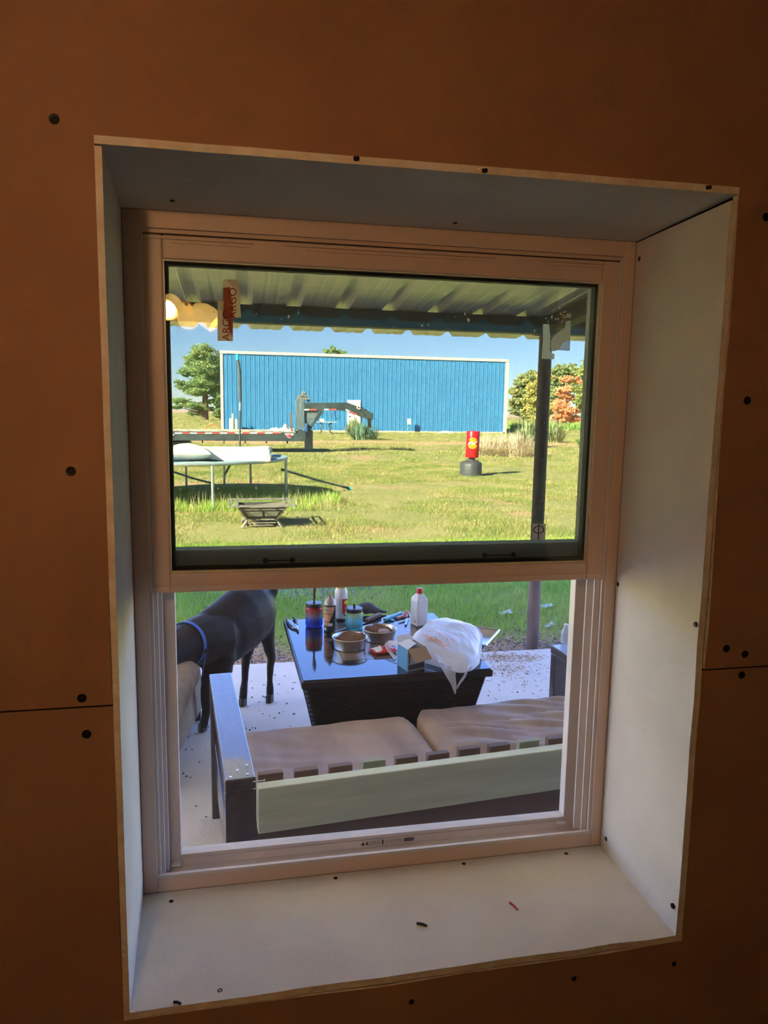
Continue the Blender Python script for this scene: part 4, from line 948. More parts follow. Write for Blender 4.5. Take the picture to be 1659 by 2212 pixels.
def cushion(x0, x1, y0, y1, z0, z1, label, seed, crease):
    t = thing('seat_cushion', label, 'cushion', (sf.location.x, sf.location.y, 0), 0.093, 'sofa seat cushions')
    def f(face):
        def g(u, v):
            # superellipse footprint
            s, q = -1+2*u, -1+2*v
            x = (x0+x1)/2+(x1-x0)/2*s; y = (y0+y1)/2+(y1-y0)/2*q
            rr = 0.14; dx = max(0, abs(x-(x0+x1)/2)-((x1-x0)/2-rr)); dy = max(0, abs(y-(y0+y1)/2)-((y1-y0)/2-rr))
            d = math.hypot(dx, dy)
            if d > rr:                                   # round the corners of the outline
                k = rr/d; x = (x0+x1)/2+math.copysign((x1-x0)/2-rr+dx*k, s); y = (y0+y1)/2+math.copysign((y1-y0)/2-rr+dy*k, q); d = rr
            mx = max(abs(s), abs(q)); e_ = 1-min(1, max(0, (mx-0.82)/0.18))**2.2
            h = (z1-z0)/2*(0.25+0.75*math.sqrt(max(0, e_)))
            w = 0.0
            if face > 0:
                w = crease*(abs(noise.noise(Vector((x*2.2-y*1.5, (y*13+x*5), seed))))-0.2)+0.004*noise.noise(Vector((x*6, y*6, seed)))
            return (x, y, (z0+z1)/2+face*h+w*e_)
        return g
    mb = MB(); mb.grid(f(1), 60, 44).grid(f(-1), 24, 20)
    o = remeshed(mb, 'cushion_cover', CUSH, t, 0.012, 2) if False else mb.build('cushion_cover', CUSH, t, smooth=True)
    return t
cushion(0.085, 0.795, 0.045, 0.72, 0.301, 0.425, 'brown cushion on the left half of the sofa with striped fading', 1.0, 0.012)
cushion(0.800, 1.540, 0.045, 0.745, 0.301, 0.430, 'brown cushion on the right half of the sofa with deep wrinkles', 7.0, 0.035)

# clear bottle standing on the far right arm
q = atz(1222, 1393, AH)
t = thing('water_bottle', 'clear plastic bottle standing on the right sofa arm', 'bottle', (q.x+0.012, q.y+0.03, AH+0.001))
CLR = veil_mat('clear_plastic', (0.75, 0.80, 0.88), 0.6, rough=0.15)
MB().lathe([(0.018, 0), (0.022, 0.003), (0.022, 0.03), (0.020, 0.036), (0.022, 0.042), (0.016, 0.062), (0.009, 0.075), (0.009, 0.082), (0.001, 0.083)], 18).build('bottle_body', CLR, t, smooth=True)
MB().lathe([(0.0105, 0.076), (0.0105, 0.088), (0.001, 0.089)], 14).build('cap', WHT, t, smooth=True)
# ------------------------------------------------------------------ black goat
HAIR = mat('black_goat_hair', (0.009, 0.008, 0.009), 0.6, col2=(0.017, 0.013, 0.012), scale=10, bump=0.15, bscale=60, spec=0.2)
HOOF = mat('grey_hoof', (0.10, 0.085, 0.085), 0.55, col2=(0.05, 0.04, 0.04), scale=20)
g0 = Vector((-0.02, 3.86, 0.0))
gt = thing('goat', 'black goat with a blue collar standing on the patio, head lowered to the left', 'goat', g0)
def G(x, y, Y): return at(x, y, Y)-g0
mb = MB()
def limb(pts, n=12):
    """tapered chain through (point, radius), resampled so that neighbouring balls overlap"""
    P = []; R = []
    for (p, r), (q, s) in zip(pts, pts[1:]):
        for k in range(6):
            t_ = k/6; P.append(p.lerp(q, t_)); R.append((r+(s-r)*t_)*(1.22 if r < 0.03 else 1.05))
    P.append(pts[-1][0]); R.append(pts[-1][1])
    mb.tube(P, R, n); mb.ball(pts[0][0], pts[0][1], 7); mb.ball(pts[-1][0], pts[-1][1], 7)
bax = Vector((-0.75, -0.66, 0.0)).normalized()
def barrel(c, rl, rw, rh):
    M = Matrix.Translation(c) @ Matrix.Rotation(math.atan2(bax.y, bax.x), 4, 'Z') @ Matrix.Diagonal((rl, rw, rh, 1))
    n = 14; pr = [(math.sin(PI*i/n), -math.cos(PI*i/n)) for i in range(n+1)]; pr[0] = (0.001, -1); pr[-1] = (0.001, 1)
    mb.lathe(pr, 26, M=M)
BAR = [((557, 1314, 4.03), (0.105, 0.095, 0.132)), ((540, 1328, 3.97), (0.145, 0.128, 0.172)), ((516, 1342, 3.90), (0.160, 0.146, 0.184)), ((492, 1361, 3.82), (0.160, 0.138, 0.178)), ((464, 1379, 3.74), (0.145, 0.118, 0.172))]
for (p, r), (q, s) in zip(BAR, BAR[1:]):
    for k in range(5):
        t_ = k/5; barrel(G(*p).lerp(G(*q), t_), *[a+(b-a)*t_ for a, b in zip(r, s)])
barrel(G(*BAR[-1][0]), *BAR[-1][1])
limb([(G(466, 1374, 3.74), 0.135), (G(432, 1382, 3.64), 0.120), (G(404, 1390, 3.56), 0.102), (G(372, 1408, 3.46), 0.082), (G(345, 1432, 3.38), 0.066)])
# head with muzzle, ears and horns buds, lowered beside the chair
hd = G(336, 1440, 3.34); hdir = Vector((-0.62, -0.45, -0.55)).normalized()
limb([(hd, 0.066), (hd+hdir*0.07, 0.056), (hd+hdir*0.14, 0.040), (hd+hdir*0.175, 0.034)])
sd_ = hdir.cross(Vector((0, 0, 1))).normalized()
for s in (-1, 1):
    e0 = hd+sd_*s*0.05+Vector((0, 0, 0.03)); mb.tube([e0, e0+sd_*s*0.05-Vector((0, 0, 0.01)), e0+sd_*s*0.11-Vector((0, 0, 0.05))], [0.014, 0.026, 0.006], 8)
# legs: near hind, far hind, near fore, far fore
limb([(G(570, 1318, 4.02), 0.070), (G(573, 1345, 4.02), 0.055), (G(577, 1375, 4.02), 0.042), (G(582, 1402, 4.02), 0.029), (G(587, 1422, 4.02), 0.0205), (G(584, 1438, 4.01), 0.0185), (G(583, 1468, 4.0), 0.0145), (G(583, 1490, 3.99), 0.0195), (G(583, 1504, 3.98), 0.0185)])
limb([(G(537, 1372, 4.02), 0.060), (G(535, 1402, 4.0), 0.037), (G(531, 1424, 3.99), 0.0235), (G(530, 1440, 3.985), 0.0195), (G(529, 1468, 3.98), 0.0165), (G(526, 1494, 3.96), 0.0200), (G(525, 1510, 3.95), 0.0205)])
limb([(G(474, 1415, 3.70), 0.090), (G(466, 1440, 3.68), 0.072), (G(452, 1462, 3.67), 0.042), (G(446, 1488, 3.66), 0.027), (G(444, 1512, 3.66), 0.0225), (G(447, 1530, 3.655), 0.0225), (G(443, 1552, 3.65), 0.018), (G(439, 1568, 3.645), 0.0215)])
mb.ball(G(483, 1446, 3.68), (0.050, 0.05, 0.050), 8)
off = Vector((-0.135, 0.115, 0))
limb([(p+off, r) for p, r in ((G(474, 1415, 3.70), 0.06), (G(456, 1450, 3.68), 0.045), (G(446, 1488, 3.66), 0.026), (G(444, 1520, 3.66), 0.022), (G(443, 1552, 3.65), 0.018), (G(439, 1568, 3.645), 0.0215))])
# short upright tail
limb([(G(583, 1288, 4.06), 0.028), (G(593, 1275, 4.08), 0.022), (G(597, 1262, 4.09), 0.010)])
body = remeshed(mb, 'body', HAIR, gt, 0.0075, 14)
EYE = mat('amber_goat_eye', (0.35, 0.20, 0.04), 0.15)
for s in (-1, 1):
    ep = hd+hdir*0.055+sd_*s*0.049+Vector((0, 0, 0.020))
    MB().ball(ep, 0.011, 8).build('eye', EYE, gt, smooth=True)
    MB().tube([hd+Vector((0, 0, 0.055))+sd_*s*0.020, hd+Vector((0, 0, 0.085))+sd_*s*0.026-hdir*0.02, hd+Vector((0, 0, 0.105))+sd_*s*0.032-hdir*0.045], [0.011, 0.008, 0.003], 8).build('horn', HOOF, gt, smooth=True)
    MB().ball(hd+hdir*0.195+sd_*s*0.012+Vector((0, 0, 0.014)), 0.0055, 6).build('nostril', BLACK, gt, smooth=True)
mo = hd+hdir*0.185-Vector((0, 0, 0.012))
MB().tube([mo-sd_*0.032-hdir*0.03, mo+hdir*0.022, mo+sd_*0.032-hdir*0.03], 0.003, 6).build('mouth', BLACK, gt, smooth=True)
def hoof(p, k=1.0):
    mb = MB()
    for s in (-1, 1):
        M = Matrix.Translation(p+Vector((s*0.0098*k, 0, 0))) @ Matrix.Rotation(-0.55, 4, 'Z')
        mb.hexa([(-0.010, -0.022, 0), (0.009, -0.026, 0), (0.010, 0.016, 0), (-0.010, 0.016, 0)], [(-0.011, -0.016, 0.046), (0.011, -0.017, 0.046), (0.011, 0.016, 0.050), (-0.011, 0.016, 0.050)], M=M @ Matrix.Diagonal((k, k, 1, 1)))
    mb.build('hoof', HOOF, gt, bevel=0.003)
for px in ((583, 1514, 3.97), (525, 1521, 3.945), (438, 1577, 3.645)):
    q = G(*px); q.z = 0.0; hoof(q, 0.86)
q = G(438, 1577, 3.645)+off; q.z = 0; hoof(q, 0.86)
cc = G(404, 1390, 3.56); cn = (G(372, 1412, 3.46)-G(432, 1390, 3.64)).normalized()
a_ = cn.cross(Vector((0, 0, 1))).normalized(); b_ = a_.cross(cn)
mb = MB(); n = 36; rI, rO = 0.1060, 0.1100
mb.v = []
for i in range(n):
    an = 2*PI*i/n; d = a_*math.cos(an)+b_*math.sin(an)
    for r, h in ((rI, -0.011), (rO, -0.011), (rO, 0.011), (rI, 0.011)): mb.v.append(tuple(cc+d*r+cn*h))
for i in range(n):
    for j in range(4): mb.f.append((4*i+j, 4*((i+1) % n)+j, 4*((i+1) % n)+(j+1) % 4, 4*i+(j+1) % 4)); mb.m.append(0)
BLUEC = mat('blue_webbing', (0.02, 0.085, 0.42), 0.6, scale=40, bump=0.2)
col = mb.build('collar', BLUEC, gt)
bd = cc+(a_*-0.70+b_*-0.15).normalized()*0.110 if a_.y > 0 else cc+(a_*0.70+b_*-0.15).normalized()*0.110
MB().box(-0.016, 0.016, -0.006, 0.006, -0.012, 0.012, M=Matrix.Translation(bd)).build('buckle', mat('black_buckle', (0.02, 0.02, 0.03), 0.4), col, bevel=0.003)
bd2 = bd+Vector((0.004, -0.004, -0.012))
MB().tube([bd2, bd2+Vector((-0.010, -0.006, -0.05)), bd2+Vector((-0.018, -0.004, -0.11))], [0.011, 0.010, 0.010], 6, sx=0.3).build('strap_end', BLUEC, col)

# ------------------------------------------------------------------ corduroy armchair
ac = thing('armchair', 'tan corduroy armchair with a rolled arm at the left edge of the view', 'armchair', (-0.72, 3.55, 0))
a0 = ac.location
CORD = mat('tan_corduroy', (0.42, 0.33, 0.25), 0.9, col2=(0.34, 0.26, 0.19), scale=16, bump=0.3, bscale=90)
LEGW = mat('dark_chair_leg', (0.03, 0.022, 0.02), 0.5)
A_ = at(401, 1450, 3.50)-a0; B_ = at(352, 1590, 3.02)-a0; B_.z = A_.z+0.01
pts, rads = [], []
n = 150
for i in range(n+1):
    t_ = i/n; e_ = min(1.0, math.sqrt(max(0.0, 1-max(0, (0.10-t_)/0.10)**2)))
    pts.append(A_.lerp(B_, t_)+Vector((0, 0, 0.0))); rads.append(max(0.004, (0.074+0.012*t_)*e_+0.0022*math.sin(2*PI*t_*34)))
MB().tube(pts, rads, 36).build('rolled_arm', CORD, ac, smooth=True)
dirA = (B_-A_).normalized(); sdv = dirA.cross(Vector((0, 0, 1))).normalized()
if sdv.x < 0: sdv = -sdv
# outer side panel with upright ribs below the roll
mb = MB(); q0 = at(441, 1545, 3.84)-a0; q1 = B_+Vector((0.0, 0, 0)); q0.z = 0; q1.z = 0
lp_, ribs = (q1-q0), 26
def sp(u, v):
    off_ = 0.005*abs(math.sin(u*ribs*PI)); p = q0+lp_*u; z = 0.075+(A_.z+0.02-0.075)*v
    lean = Vector((-0.028, 0, 0))*v
    return p+lean+Vector((1, 0.2, 0)).normalized()*off_+Vector((0, 0, z))
mb.grid(sp, 26*6, 4)
mb.build('side_panel', CORD, ac, smooth=True)
MB().hexa([q0+Vector((-0.012, 0, 0.08)), q1+Vector((-0.012, 0, 0.08)), q1+Vector((-0.62, 0.02, 0.08)), q0+Vector((-0.62, 0.02, 0.08))], [q0+Vector((-0.04, 0, A_.z)), q1+Vector((-0.04, 0, A_.z)), q1+Vector((-0.62, 0.02, A_.z)), q0+Vector((-0.62, 0.02, A_.z))]).build('chair_body', CORD, ac, bevel=0.03)
MB().ball((-0.25, -0.42, 0.50), (0.36, 0.12, 0.26), 14).build('back_cushion', CORD, ac, smooth=True)
MB().tube([A_+Vector((-0.50, 0, 0)), B_+Vector((-0.48, 0, 0))], 0.08, 20).build('rolled_arm', CORD, ac, smooth=True)
for q in (q0+Vector((-0.045, -0.03, 0)), q1+Vector((-0.06, 0.06, 0)), q0+Vector((-0.56, -0.03, 0)), q1+Vector((-0.56, 0.06, 0))):
    MB().box(q.x-0.03, q.x+0.03, q.y-0.03, q.y+0.03, 0, 0.082).build('leg', LEGW, ac, bevel=0.004)

# ------------------------------------------------------------------ ground
GZ = -0.02
def ground_material():
    m = bpy.data.materials.new('dry_lawn_soil'); m.use_nodes = True; n, L = nodes_of(m); b = n['Principled BSDF']; b.inputs['Roughness'].default_value = 0.95; b.inputs['Specular IOR Level'].default_value = 0.1
    g = n.new('ShaderNodeNewGeometry')
    def nz(s, d=4):
        q = n.new('ShaderNodeTexNoise'); q.inputs['Scale'].default_value = s; q.inputs['Detail'].default_value = d; L.new(g.outputs['Position'], q.inputs['Vector']); return q.outputs[0]
    def ramp(v, a, b_):
        r = n.new('ShaderNodeMapRange'); r.inputs[1].default_value = a; r.inputs[2].default_value = b_; L.new(v, r.inputs[0]); return r.outputs[0]
    def mix(f, a, b_):
        q = n.new('ShaderNodeMix'); q.data_type = 'RGBA'; L.new(f, q.inputs[0])
        for i, c in ((6, a), (7, b_)):
            if isinstance(c, tuple): q.inputs[i].default_value = (*c, 1)
            else: L.new(c, q.inputs[i])
        return q.outputs[2]
    grass = mix(ramp(nz(1.3), .38, .62), (0.24, 0.26, 0.085), (0.36, 0.325, 0.14))
    grass = mix(ramp(nz(22), .4, .7), grass, (0.36, 0.33, 0.15))
    dirt = mix(ramp(nz(40), .35, .65), (0.42, 0.26, 0.15), (0.52, 0.35, 0.22))
    c = mix(ramp(nz(0.55, 6), .56, .63), grass, dirt)
    sx = n.new('ShaderNodeSeparateXYZ'); L.new(g.outputs['Position'], sx.inputs[0])
    ad = n.new('ShaderNodeMath'); ad.operation = 'ADD'; L.new(sx.outputs[1], ad.inputs[0])
    mu = n.new('ShaderNodeMath'); mu.operation = 'MULTIPLY'; mu.inputs[1].default_value = 0.9; L.new(nz(2.0), mu.inputs[0]); L.new(mu.outputs[0], ad.inputs[1])
    c = mix(ramp(ad.outputs[0], 5.7, 5.35), c, dirt)          # bare strip by the slab
    # far dirt track in front of the barn and pale field beyond
    mu2 = n.new('ShaderNodeMath'); mu2.operation = 'MULTIPLY_ADD'; mu2.inputs[1].default_value = 8.0; L.new(nz(0.12), mu2.inputs[0]); L.new(sx.outputs[1], mu2.inputs[2])
    t1 = ramp(mu2.outputs[0], 39.5, 41.0); t2 = ramp(mu2.outputs[0], 47.0, 44.5)
    pr_ = n.new('ShaderNodeMath'); pr_.operation = 'MULTIPLY'; L.new(t1, pr_.inputs[0]); L.new(t2, pr_.inputs[1])
    m8 = n.new('ShaderNodeMath'); m8.operation = 'MULTIPLY'; m8.inputs[1].default_value = 0.8; L.new(pr_.outputs[0], m8.inputs[0])
    c = mix(m8.outputs[0], c, (0.55, 0.35, 0.22))
    c = mix(ramp(mu2.outputs[0], 330, 420), c, (0.50, 0.36, 0.30))
    L.new(c, b.inputs['Base Color'])
    bp = n.new('ShaderNodeBump'); bp.inputs['Strength'].default_value = 0.5; bp.inputs['Distance'].default_value = 0.03; L.new(nz(30), bp.inputs['Height']); L.new(bp.outputs[0], b.inputs['Normal'])
    return m
GM = ground_material()
mb = MB(); mb.box(-900, 900, 4.60, 1800, GZ-0.3, GZ); mb.box(-900, 900, -300, 4.60, GZ-0.3, GZ-0.14)
o = mb.build('ground', GM); o['kind'] = 'structure'

# grass blades, straw, gravel, pellets: uncountable
def blade_mat(name, cols, trans=0.35):
    m = bpy.data.materials.new(name); m.use_nodes = True; n, L = nodes_of(m); n.clear()
    g = n.new('ShaderNodeNewGeometry'); rp = n.new('ShaderNodeValToRGB'); rp.color_ramp.interpolation = 'LINEAR'
    nz = n.new('ShaderNodeTexNoise'); nz.inputs['Scale'].default_value = 0.9; nz.inputs['Detail'].default_value = 3; L.new(g.outputs['Position'], nz.inputs['Vector'])
    a = n.new('ShaderNodeMath'); a.operation = 'MULTIPLY_ADD'; a.inputs[1].default_value = 0.55; L.new(g.outputs['Random Per Island'], a.inputs[0])
    s = n.new('ShaderNodeMath'); s.operation = 'MULTIPLY_ADD'; s.inputs[1].default_value = 1.6; s.inputs[2].default_value = -0.58; L.new(nz.outputs[0], s.inputs[0]); L.new(s.outputs[0], a.inputs[2])
    L.new(a.outputs[0], rp.inputs[0])
    els = rp.color_ramp.elements; els[0].color = (*cols[0], 1); els[1].color = (*cols[-1], 1)
    for i, c in enumerate(cols[1:-1]): e_ = els.new((i+1)/(len(cols)-1)); e_.color = (*c, 1)
    d = n.new('ShaderNodeBsdfDiffuse'); t = n.new('ShaderNodeBsdfTranslucent'); mx = n.new('ShaderNodeMixShader'); mx.inputs[0].default_value = trans
    o = n.new('ShaderNodeOutputMaterial'); L.new(rp.outputs[0], d.inputs[0]); L.new(rp.outputs[0], t.inputs[0]); L.new(d.outputs[0], mx.inputs[1]); L.new(t.outputs[0], mx.inputs[2]); L.new(mx.outputs[0], o.inputs[0])
    MATS[name] = m; return m
LAWN = blade_mat('lawn_blades', [(0.15, 0.28, 0.07), (0.25, 0.34, 0.09), (0.40, 0.40, 0.14), (0.54, 0.46, 0.23), (0.65, 0.53, 0.33)])
SHADEG = blade_mat('shade_blades', [(0.26, 0.46, 0.07), (0.34, 0.54, 0.09), (0.48, 0.60, 0.13), (0.64, 0.62, 0.24)])
def blades(x, y, h, w, bend, z=GZ):
    n = len(x); th = rng.uniform(0, 2*PI, n); dx, dy = np.cos(th), np.sin(th)
    ph = rng.uniform(0, 2*PI, n); bx, by = np.cos(ph)*bend*h, np.sin(ph)*bend*h
    V = np.empty((n, 3, 3), np.float32)
    V[:, 0, 0] = x-dx*w/2; V[:, 0, 1] = y-dy*w/2; V[:, 0, 2] = z
    V[:, 1, 0] = x+dx*w/2; V[:, 1, 1] = y+dy*w/2; V[:, 1, 2] = z
    V[:, 2, 0] = x+bx; V[:, 2, 1] = y+by; V[:, 2, 2] = z+h*np.sqrt(np.maximum(0.05, 1-bend**2*0.8))
    return V.reshape(-1, 3)
def vnoise(x, y, s, seed=0):
    """cheap smooth value noise on a lattice"""
    r = np.random.default_rng(seed).random((256, 256)); X, Y = x*s+1000, y*s+1000
    xi, yi = np.floor(X).astype(int), np.floor(Y).astype(int); fx, fy = X-xi, Y-yi; fx = fx*fx*(3-2*fx); fy = fy*fy*(3-2*fy)
    g = lambda i, j: r[(xi+i) % 256, (yi+j) % 256]
    return (g(0, 0)*(1-fx)+g(1, 0)*fx)*(1-fy)+(g(0, 1)*(1-fx)+g(1, 1)*fx)*fy
def wedge(n, y0, y1, pad=0.6):
    u = rng.random(n); y = np.sqrt(y0*y0+(y1*y1-y0*y0)*u)
    lo, hi = -0.30*y-pad, 0.72*y+pad; return lo+(hi-lo)*rng.random(n), y
def lawn(name, n, y0, y1, hmin, hmax, w, m, bare=0.30, label=''):
    x, y = wedge(n, y0, y1)
    k = vnoise(x, y, 0.8, 3)*0.6+vnoise(x, y, 2.3, 5)*0.4
    edge = np.clip((y-4.75)/0.7, 0.02, 1)
    track = np.abs(y-38.0-3*vnoise(x, y, 0.25, 11)) < 1.8
    foot = (x > -1.7) & (x < 22.7) & (y > 59.8) & (y < 72.3)
    keep = (rng.random(n) < np.clip((k-bare)*6, 0.04, 1)*edge*np.where(track, 0.06, 1)) & ~foot
    x, y, k = x[keep], y[keep], k[keep]; n = len(x)
    h = (hmin+(hmax-hmin)*rng.random(n))*(0.6+0.8*k); bend = rng.uniform(0.2, 1.0, n)
    V = blades(x, y, h, w*(0.7+0.6*rng.random(n)), bend)
    o = np_mesh(name, V, np.arange(len(V)).reshape(-1, 3), m); tag(o, label, 'grass', kind='stuff'); return o
lawn('lawn_grass', 170000, 4.7, 9.0, 0.03, 0.085, 0.0065, SHADEG, 0.24, 'short green grass just beyond the patio in the porch shade')
lawn('lawn_grass', 400000, 8.5, 24.0, 0.03, 0.075, 0.011, LAWN, 0.41, 'dry yellow green lawn in the sun around the punching bag')
lawn('lawn_grass', 230000, 23.0, 62.0, 0.04, 0.11, 0.03, LAWN, 0.42, 'rough far grass in front of the blue barn')
lawn('lawn_grass', 110000, 60.0, 200.0, 0.06, 0.22, 0.09, LAWN, 0.40, 'distant meadow grass beside and beyond the barn')
# tall weeds under the trampoline
n = 26000; x = rng.uniform(-1.9, 1.9, n); y = rng.uniform(12.0, 15.2, n); k = vnoise(x, y, 1.2, 9)
s = (((x+0.1)/1.9)**2+((y-13.4)/1.7)**2 < 1) & (rng.random(n) < k*1.3); x, y = x[s], y[s]
V = blades(x, y, 0.08+0.16*rng.random(len(x)), np.full(len(x), 0.011), rng.uniform(0.1, 0.6, len(x)))
tag(np_mesh('tall_weeds', V, np.arange(len(V)).reshape(-1, 3), SHADEG), 'taller green weeds growing under the trampoline', 'weeds', kind='stuff')
n = 260; x = rng.uniform(-1.4, 1.6, n); y = rng.uniform(11.9, 13.2, n)
V = blades(x, y, 0.20+0.16*rng.random(n), np.full(n, 0.012), rng.uniform(0.05, 0.4, n))
tag(np_mesh('seed_stalks', V, np.arange(len(V)).reshape(-1, 3), blade_mat('dry_stalks', [(0.55, 0.47, 0.28), (0.68, 0.58, 0.38), (0.45, 0.38, 0.22)])), 'dry seed stalks standing in front of the trampoline', 'weeds', kind='stuff')
# gravel and pebbles between slab and grass
def pebbles(name, x, y, z, r, m, label, cat):
    n = len(x); base = np.array([(1, 0, 0), (0, 1, 0), (-1, 0, 0), (0, -1, 0), (0, 0, .8), (0, 0, -.6)], np.float32)
    F = np.array([(0, 1, 4), (1, 2, 4), (2, 3, 4), (3, 0, 4), (1, 0, 5), (2, 1, 5), (3, 2, 5), (0, 3, 5)])
    sc = (r[:, None, None]*rng.uniform(0.6, 1.2, (n, 1, 3))); th = rng.uniform(0, PI, n)
    V = base[None]*sc; c, s_ = np.cos(th)[:, None], np.sin(th)[:, None]
    X = V[:, :, 0]*c-V[:, :, 1]*s_; Y = V[:, :, 0]*s_+V[:, :, 1]*c
    V = np.stack([X+x[:, None], Y+y[:, None], V[:, :, 2]+(z+r*0.35)[:, None]], 2)
    o = np_mesh(name, V.reshape(-1, 3), (F[None]+np.arange(n)[:, None, None]*6).reshape(-1, 3), m); return tag(o, label, cat, kind='stuff')
GRAV = mat('grey_gravel', (0.40, 0.36, 0.36), 0.9, col2=(0.22, 0.19, 0.19), scale=25, island=0.5)
n = 3200; x = rng.uniform(-0.9, 3.2, n); y = 4.66+np.abs(rng.normal(0, 0.30, n)); s = y < 5.7
pebbles('gravel', x[s], y[s], np.full(s.sum(), GZ), rng.uniform(0.004, 0.013, s.sum()), GRAV, 'loose gravel and dirt strip along the edge of the patio', 'gravel')
DGRAV = mat('dark_gravel', (0.13, 0.12, 0.14), 0.8, col2=(0.35, 0.33, 0.36), scale=20, island=0.6)
c = atz(640, 1278, GZ); n = 1800; x = c.x+rng.normal(0, 0.38, n); y = c.y+0.15+rng.normal(0, 0.28, n)
pebbles('gravel', x, y, np.full(n, GZ), rng.uniform(0.008, 0.028, n), DGRAV, 'patch of dark gravel in the grass behind the table', 'gravel')
PEL = mat('dark_pellet', (0.02, 0.014, 0.013), 0.6)
px_ = [(661, 1470), (570, 1480), (600, 1500), (622, 1495), (560, 1517), (572, 1507), (568, 1505), (635, 1543), (603, 1541), (612, 1538), (627, 1569), (545, 1573), (552, 1574), (532, 1574), (424, 1586), (401, 1583), (407, 1593), (396, 1571), (402, 1620), (415, 1620), (445, 1622), (403, 1678), (412, 1680), (396, 1672), (424, 1742), (445, 1765), (591, 1459), (595, 1458), (615, 1461), (580, 1510), (637, 1475), (632, 1475), (655, 1494), (620, 1520), (560, 1536)]
pts = [atz(*p) for p in px_]; x = np.array([p.x for p in pts]); y = np.array([p.y for p in pts])
x = np.concatenate([x, rng.uniform(-0.3, 0.35, 26), rng.uniform(1.1, 1.9, 40)]); y = np.concatenate([y, rng.uniform(3.0, 4.5, 26), rng.uniform(3.0, 4.5, 40)])
pebbles('goat_droppings', x, y, np.zeros(len(x)), rng.uniform(0.004, 0.0085, len(x)), PEL, 'small dark goat droppings scattered over the concrete patio', 'droppings')
STRAW = mat('spilled_straw', (0.66, 0.48, 0.30), 0.9, col2=(0.42, 0.28, 0.17), scale=30, island=0.4)
c1, c2, c3 = atz(1085, 1420), atz(1080, 1446), atz(1145, 1422)
X, Y = [], []
for c, sx, sy, k in ((c1, 0.11, 0.05, 330), (c2, 0.16, 0.08, 260), (c3, 0.08, 0.03, 90), (atz(1110, 1470), 0.3, 0.2, 110)):
    X.append(rng.normal(c.x, sx, k)); Y.append(rng.normal(c.y, sy, k))
x, y = np.concatenate(X), np.minimum(np.concatenate(Y), 4.6); n = len(x); th = rng.uniform(0, PI, n); l = rng.uniform(0.006, 0.03, n)
dx, dy = np.cos(th)*l/2, np.sin(th)*l/2; w = 0.0022; zz = rng.uniform(0.001, 0.006, n)
V = np.stack([np.stack([x-dx-dy*0.12, y-dy+dx*0.12, zz*0+0.001], 1), np.stack([x+dx-dy*0.12, y+dy+dx*0.12, zz], 1), np.stack([x+dx+dy*0.12, y+dy-dx*0.12, zz+0.003], 1), np.stack([x-dx+dy*0.12, y-dy-dx*0.12, zz*0+0.003], 1)], 1).reshape(-1, 3)
tag(np_mesh('spilled_straw', V, np.arange(len(V)).reshape(-1, 4), STRAW), 'spilled straw and feed crumbs on the patio right of the table', 'straw', kind='stuff')
# plastic scraps in the grass
SCR = mat('pale_plastic_scrap', (0.72, 0.76, 0.80), 0.4)
for (qx, qy, r, lb) in ((1092, 1330, 0.050, 'pale crumpled plastic scrap in the grass left of the post'), (1180, 1315, 0.055, 'white plastic scrap in the grass right of the post'), (1186, 1358, 0.035, 'small pale scrap on the dirt beside the post foot')):
    c = atz(qx, qy, GZ); k0 = qx*0.37
    o = MB().grid(lambda u, v: (c.x+(u-.5)*2*r, c.y+(v-.5)*1.4*r, GZ+0.012+0.045*abs(noise.noise(Vector((u*3+k0, v*3, 1))))+0.02*u), 8, 8).build('plastic_scrap', SCR)
    so = o.modifiers.new('thickness', 'SOLIDIFY'); so.thickness = 0.001; tag(o, lb, 'scrap')

# ------------------------------------------------------------------ fire pit with a log
fp = thing('fire_pit', 'square dark metal fire pit with an openwork rim and splayed feet', 'fire pit', (0.262, 10.62, GZ), 0.03)
FPM = mat('weathered_iron', (0.24, 0.215, 0.20), 0.6, col2=(0.32, 0.28, 0.26), scale=12, metal=0.3)
FPD = mat('sooty_sheet', (0.05, 0.05, 0.052), 0.7); FPL = mat('grey_mesh_plate', (0.30, 0.30, 0.31), 0.6)
RH, RW, IW = 0.335, 0.465, 0.345
rim = MB()
for s in (-1, 1):
    for w in (RW, IW):
        rim.beam((-w, s*w, RH), (w, s*w, RH), 0.022 if w == RW else 0.03, 0.014).beam((s*w, -w, RH), (s*w, w, RH), 0.022 if w == RW else 0.03, 0.014)
    for k in range(4):
        t_ = -0.36+0.24*k
        rim.beam((t_, s*IW, RH), (t_, s*RW, RH), 0.03, 0.010); rim.beam((s*IW, t_, RH), (s*RW, t_, RH), 0.03, 0.010)
    for s2 in (-1, 1): rim.beam((s*IW, s2*IW, RH), (s*RW, s2*RW, RH), 0.05, 0.012)
rim.build('rim', FPM, fp, bevel=0.002)
TW, TH = 0.335, 0.300; WW, WH = 0.215, 0.115
